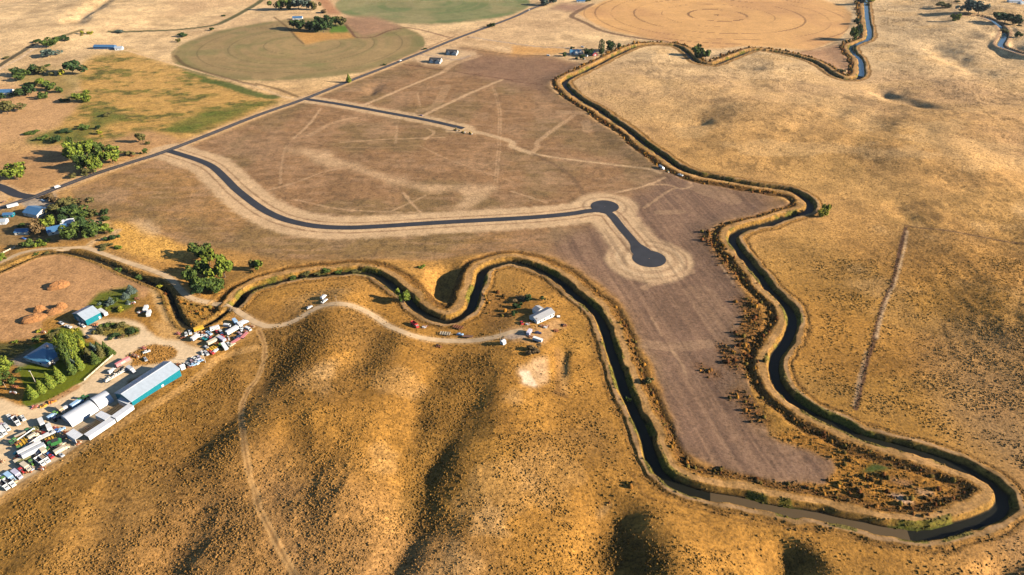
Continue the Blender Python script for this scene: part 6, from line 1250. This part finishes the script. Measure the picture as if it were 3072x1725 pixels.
def trunk_mesh(kind):
    mb = MB(); top = .5 if kind == 'round' else .85
    mb.cyl((0, 0, -.06), (0.0, 0, .2), .035, .026, 8, False).cyl((0, 0, .2), (.02, .01, top), .026, .01, 8, False)
    if kind in ('round', 'bush'):
        for a in range(5): ca_, sa_ = math.cos(a * 1.256), math.sin(a * 1.256); mb.cyl((.01, 0, .2 + .04 * a), (.25 * ca_, .25 * sa_, .52 + .05 * a), .016, .005, 6, False)
    return mb.mesh('trunk')
TRUNKS = {k_: trunk_mesh(k_) for k_ in ('round', 'cone', 'column', 'spruce', 'bush')}
for m_ in TRUNKS.values(): m_.materials.append(BARK)
TN = dict(round=('broadleaf_tree', 'broadleaf tree', 'tree'), cone=('poplar_tree', 'conical poplar', 'tree'), column=('poplar_tree', 'columnar poplar', 'tree'), spruce=('spruce_tree', 'spruce', 'tree'), bush=('bush', 'bush', 'bush'))
NT = [0]
def tree(kind, col, bx, by, ty, wpx, where, group):
    """base pixel, top pixel row, crown width in pixels"""
    x, y, z = at(bx, by); x, y, z = float(x), float(y), float(z); s_ = float(px_per_m(bx, by)); dep = math.atan2(CAM_H, math.hypot(x, y))
    h_ = max(1.5, (by - ty) / (s_ * math.cos(dep))); w_ = max(1.2, wpx / s_)
    if kind in ('round', 'bush'):     # part of the height seen is the crown's own depth
        h_ = max(.62 * h_, h_ - .30 * w_ * math.sin(dep))
        if kind == 'bush': h_ = min(h_, w_)
    nm, words, cat = TN[kind]; NT[0] += 1
    o = thing(nm, words, cat, (x, y, z - .1), NT[0] * 2.4, group)
    c = bpy.data.objects.new('crown', CROWNS[kind][NT[0] % 4]); COL.objects.link(c); c.parent = o; c.scale = (w_, w_, h_)
    c.material_slots[0].link = 'OBJECT'; c.material_slots[0].material = LEAF[col]
    tr = bpy.data.objects.new('trunk', TRUNKS[kind]); COL.objects.link(tr); tr.parent = o; tr.scale = (min(h_, w_ * 1.4), min(h_, w_ * 1.4), h_)
    PENDING.append((o, f'{LW[col]} {words}', where, bx)); return o
def trees(c, r, lst, where, group):
    for kind, col, x, y, ty, w_ in lst:
        (bx, by), = t(c, r, (x, y)); tree(kind, col, bx, by, by - (y - ty) / 3.3477, w_ / 3.3477, where, group)
trees(0, 0, [('round', 'dark', 740, 750, 600, 180), ('round', 'dark', 170, 760, 680, 120), ('round', 'green', 260, 760, 690, 110), ('round', 'dark', 350, 745, 652, 115), ('round', 'olive', 430, 745, 660, 120), ('round', 'green', 215, 810, 740, 110), ('bush', 'olive', 535, 755, 712, 80), ('round', 'yellow', 630, 755, 690, 75), ('round', 'bright', 415, 865, 780, 100), ('round', 'green', 500, 910, 820, 115), ('round', 'dark', 290, 960, 845, 140), ('round', 'green', 600, 930, 872, 85), ('round', 'dark', 195, 970, 885, 110), ('bush', 'green', 440, 988, 908, 85), ('round', 'bright', 830, 1020, 908, 150), ('bush', 'dark', 650, 1012, 968, 120), ('round', 'olive', 80, 1145, 1008, 215), ('bush', 'green', 478, 668, 634, 55), ('round', 'dark', 15, 1010, 930, 80), ('bush', 'dark', 310, 860, 810, 130), ('bush', 'bright', 470, 870, 820, 60)], 'in the trees at the upper left edge', 'trees at the upper left edge')
trees(0, 0, [('round', 'green', 510, 475, 385, 140), ('round', 'dark', 640, 412, 350, 95), ('round', 'green', 570, 425, 368, 85), ('round', 'blue', 510, 575, 490, 160), ('bush', 'dark', 370, 425, 385, 70), ('bush', 'yellow', 830, 348, 310, 50), ('bush', 'yellow', 910, 344, 302, 65), ('bush', 'blue', 1190, 328, 290, 95), ('bush', 'dark', 1840, 365, 320, 90), ('bush', 'green', 2125, 303, 272, 65), ('bush', 'olive', 1790, 422, 368, 55), ('bush', 'dark', 2250, 162, 142, 45), ('bush', 'olive', 60, 590, 560, 60)], 'along the far upper left ditch road', 'trees on the far ditch')
trees(0, 0, [('bush', 'yellow', 1012, 1352, 1308, 75), ('bush', 'green', 330, 1345, 1295, 150), ('bush', 'dark', 640, 1330, 1285, 130), ('bush', 'green', 850, 1290, 1240, 110), ('bush', 'dark', 985, 1295, 1250, 60), ('bush', 'green', 420, 1400, 1340, 130), ('bush', 'bright', 900, 1440, 1385, 110), ('bush', 'dark', 560, 1430, 1350, 110), ('bush', 'olive', 1440, 1430, 1330, 110), ('bush', 'olive', 1090, 1165, 1110, 100)], 'in the damp meadow above the grove', 'meadow bushes')
trees(0, 1, [('round', 'green', 820, 255, 90, 150), ('round', 'bright', 760, 170, -20, 160), ('round', 'bright', 870, 130, -40, 160), ('round', 'bright', 955, 275, 120, 140), ('round', 'green', 1010, 215, 60, 150), ('round', 'bright', 1140, 195, 20, 175), ('round', 'green', 1030, 110, -30, 130), ('bush', 'olive', 745, 335, 275, 95), ('bush', 'olive', 870, 310, 215, 120), ('bush', 'olive', 1300, 115, 45, 90), ('bush', 'green', 1450, 100, 30, 58), ('round', 'green', 720, 110, -60, 120), ('round', 'olive', 900, 230, 90, 100)], 'in the tall grove above the main road', 'grove above the main road')
trees(0, 1, [('round', 'bright', 180, 360, 185, 205)], 'alone in the bare field at left edge', 'lone trees')
trees(0, 1, [('round', 'olive', 740, 650, 520, 220), ('round', 'olive', 570, 695, 588, 135), ('round', 'dark', 700, 740, 600, 190), ('round', 'green', 810, 750, 632, 200), ('round', 'olive', 910, 745, 645, 120), ('round', 'brown', 380, 900, 750, 145), ('round', 'bright', 510, 845, 700, 160), ('round', 'green', 740, 965, 790, 195), ('round', 'dark', 890, 905, 760, 160), ('round', 'green', 965, 935, 770, 180), ('round', 'bright', 1055, 900, 790, 120), ('bush', 'dark', 1130, 960, 888, 105), ('round', 'dark', 1045, 718, 645, 90), ('bush', 'green', 1050, 762, 715, 125), ('round', 'green', 300, 1035, 945, 115), ('bush', 'bright', 425, 1015, 940, 115), ('bush', 'green', 240, 830, 780, 95), ('bush', 'brown', 560, 570, 490, 150), ('bush', 'brown', 480, 540, 490, 110), ('bush', 'brown', 640, 590, 520, 110), ('bush', 'bright', 10, 1185, 1100, 100), ('bush', 'bright', 1185, 1055, 1005, 90), ('bush', 'olive', 1050, 1035, 985, 130), ('bush', 'green', 365, 1112, 1085, 45), ('bush', 'olive', 480, 1092, 1068, 70), ('round', 'dark', 640, 800, 690, 120), ('round', 'dark', 830, 850, 720, 140)], 'around the homestead by the junction', 'homestead trees')
trees(0, 1, [('round', 'green', 2015, 1140, 990, 200), ('round', 'bright', 2110, 1210, 1045, 130), ('round', 'green', 2060, 1340, 1170, 195), ('round', 'bright', 2260, 1340, 1090, 205), ('round', 'green', 1935, 1410, 1230, 125), ('round', 'green', 2130, 1450, 1290, 220), ('round', 'green', 2000, 1470, 1320, 160), ('round', 'dark', 2010, 1520, 1390, 150), ('round', 'green', 2160, 1500, 1400, 120)], 'in the clump between drive and canal', 'clump by the gravel drive')
trees(0, 1, [('bush', 'olive', 2545, 1262, 1160, 95), ('bush', 'green', 1195, 1285, 1220, 70), ('bush', 'green', 1395, 1355, 1300, 80), ('bush', 'yellow', 1610, 1440, 1400, 60)], 'on the ditch beside the gravel drive', 'ditch bank bushes')
trees(1, 1, [('bush', 'bright', 25, 1250, 1140, 125), ('bush', 'bright', 1660, 1240, 1195, 80), ('bush', 'green', 370, 1330, 1285, 90), ('bush', 'olive', 500, 1310, 1265, 90), ('bush', 'green', 720, 1298, 1250, 100), ('bush', 'green', 840, 1290, 1248, 100), ('bush', 'olive', 990, 1288, 1245, 100), ('bush', 'olive', 620, 1305, 1275, 70)], 'on the winding middle canal bank', 'canal bank bushes')
trees(1, 2, [('round', 'bright', 1485, 145, 0, 120)], 'alone on the bank of the middle canal', 'lone trees')
trees(3, 1, [('round', 'yellow', 530, 725, 640, 100), ('round', 'yellow', 580, 700, 590, 95)], 'at the big canal sharp right bend', 'yellow trees at the canal bend')
trees(2, 0, [('column', 'dark', 895, 540, 400, 58), ('round', 'dark', 1000, 503, 405, 105), ('bush', 'dark', 530, 565, 505, 60), ('bush', 'dark', 600, 492, 458, 42), ('round', 'dark', 765, 560, 488, 95), ('bush', 'dark', 690, 595, 545, 70)], 'around the white farmhouse', 'farmhouse trees')
trees(2, 0, [('round', 'green', 1845, 555, 450, 115), ('round', 'green', 1945, 595, 495, 105), ('bush', 'dark', 1885, 585, 525, 65)], 'on the bank below the orange circle field', 'trees by the orange field')
trees(2, 0, [('round', 'blue', 340, 52, -30, 120), ('round', 'green', 420, 30, -30, 80), ('bush', 'dark', 740, 14, -10, 80), ('bush', 'dark', 690, 12, -8, 60)], 'at the top end of the main road', 'trees at the top edge')
trees(1, 0, [('round', 'green', 230, 98, -10, 120), ('round', 'green', 330, 95, -10, 110), ('round', 'blue', 430, 95, -15, 110), ('round', 'blue', 510, 95, -10, 110), ('round', 'olive', 590, 98, 10, 80), ('bush', 'brown', 690, 130, 80, 90)], 'in the far grove at the top edge', 'far grove')
trees(1, 0, [('round', 'dark', 380, 292, 195, 110), ('round', 'dark', 450, 303, 200, 110), ('round', 'dark', 530, 312, 205, 115), ('round', 'dark', 600, 322, 210, 115), ('round', 'dark', 680, 325, 215, 115), ('round', 'dark', 745, 302, 205, 100), ('round', 'dark', 650, 240, 155, 95), ('round', 'dark', 720, 232, 150, 95), ('round', 'green', 800, 262, 160, 105), ('round', 'olive', 860, 262, 170, 95)], 'in the dark grove between circle fields', 'dark grove')
trees(1, 0, [('round', 'dark', 2365, 275, 228, 65), ('cone', 'bright', 935, 832, 742, 62), ('bush', 'dark', 1695, 495, 475, 45), ('bush', 'dark', 1290, 655, 635, 40)], 'beside the main road', 'roadside trees')
trees(3, 0, [('round', 'bright', 845, 402, 262, 65), ('round', 'dark', 885, 390, 250, 85), ('bush', 'dark', 892, 238, 165, 65), ('round', 'blue', 925, 38, -30, 95), ('bush', 'yellow', 1030, 20, -10, 110), ('bush', 'olive', 735, 728, 680, 85)], 'on the left bank of the blue upper canal', 'trees on the upper canal')
trees(3, 0, [('round', 'blue', 2010, 125, 0, 180), ('round', 'blue', 2110, 140, 30, 120), ('round', 'olive', 1750, 75, 20, 125), ('bush', 'bright', 1870, 205, 110, 95), ('round', 'dark', 2370, 240, 130, 190), ('round', 'dark', 2450, 250, 150, 130), ('bush', 'dark', 2510, 255, 185, 90), ('bush', 'dark', 2290, 148, 110, 60), ('bush', 'green', 2500, 370, 290, 65), ('bush', 'olive', 2380, 325, 285, 85), ('bush', 'dark', 1890, 25, 0, 60)], 'in the top right corner', 'top right trees')
# yard: lawn poplars, tall poplar row, spruces
trees(0, 2, [('cone', 'bright', 350, 1118, 955, 105), ('cone', 'bright', 440, 1062, 900, 105), ('cone', 'bright', 530, 1012, 830, 110), ('cone', 'bright', 622, 958, 770, 110)], 'in the young row on the lawn', 'young lawn poplars')
trees(0, 2, [('cone', 'green', 742, 875, 690, 95), ('cone', 'bright', 825, 832, 640, 95), ('column', 'bright', 650, 740, 480, 64), ('column', 'green', 705, 770, 500, 64), ('column', 'bright', 765, 740, 450, 64), ('column', 'bright', 810, 710, 430, 64), ('column', 'green', 690, 660, 440, 61), ('column', 'bright', 750, 640, 420, 61), ('column', 'green', 830, 640, 430, 61), ('column', 'bright', 860, 660, 450, 57), ('column', 'green', 630, 640, 460, 61), ('column', 'bright', 700, 600, 405, 57), ('column', 'yellow', 800, 600, 400, 50), ('column', 'yellow', 875, 700, 500, 43)], 'in the poplar stand beside the shade-blue roofed house', 'tall poplar stand')
trees(0, 2, [('spruce', 'olive', 905, 715, 580, 95), ('spruce', 'blue', 950, 660, 540, 95), ('spruce', 'blue', 745, 800, 700, 75), ('spruce', 'green', 965, 745, 620, 80), ('spruce', 'olive', 1020, 680, 555, 85), ('spruce', 'green', 1075, 650, 525, 80), ('spruce', 'green', 1120, 665, 580, 75), ('spruce', 'dark', 990, 610, 530, 70)], 'at the right end of the lawn', 'lawn spruces')
trees(0, 2, [('round', 'bright', 35, 850, 700, 205), ('round', 'green', 45, 950, 840, 180), ('bush', 'yellow', 400, 440, 400, 65), ('bush', 'olive', 390, 505, 470, 80), ('bush', 'green', 365, 535, 490, 65), ('bush', 'olive', 500, 500, 440, 100), ('bush', 'olive', 560, 450, 400, 100), ('bush', 'bright', 165, 545, 510, 55), ('bush', 'yellow', 780, 420, 395, 45), ('bush', 'olive', 560, 530, 480, 90), ('bush', 'green', 200, 830, 790, 90)], 'left of the shade-blue roofed house', 'garden bushes')
trees(0, 2, [('spruce', 'blue', 1320, 40, -40, 95), ('spruce', 'blue', 1260, 95, 40, 75), ('round', 'blue', 1085, 175, 115, 105), ('spruce', 'blue', 1118, 145, 85, 75), ('round', 'green', 1172, 135, 88, 65), ('spruce', 'blue', 1290, 155, 115, 50), ('bush', 'bright', 1018, 212, 165, 65), ('bush', 'yellow', 1220, 225, 170, 95), ('bush', 'olive', 1160, 205, 180, 60)], 'on the green plot by the small barn', 'green plot trees')
trees(0, 2, [('bush', 'green', 1080, 385, 332, 95), ('bush', 'olive', 1190, 400, 345, 110), ('bush', 'dark', 1310, 445, 395, 125), ('bush', 'dark', 1160, 485, 438, 110), ('bush', 'olive', 1010, 445, 385, 110), ('bush', 'brown', 1240, 490, 460, 80), ('bush', 'green', 1380, 430, 395, 60)], 'on the round island in the yard drive', 'island bushes')
trees(2, 2, [('round', 'dark', 300, 125, 78, 52), ('bush', 'brown', 90, 115, 62, 130), ('bush', 'dark', 150, 140, 75, 100), ('bush', 'dark', 40, 200, 145, 100), ('bush', 'dark', 15, 265, 212, 70), ('bush', 'brown', 220, 640, 570, 130)], 'behind the white knoll house', 'knoll bushes')
trees(2, 2, [('bush', 'olive', 1365, 955, 880, 95), ('bush', 'green', 1165, 1135, 1072, 75)], 'beside the straight lower canal track', 'lower canal bushes')
settle_labels()
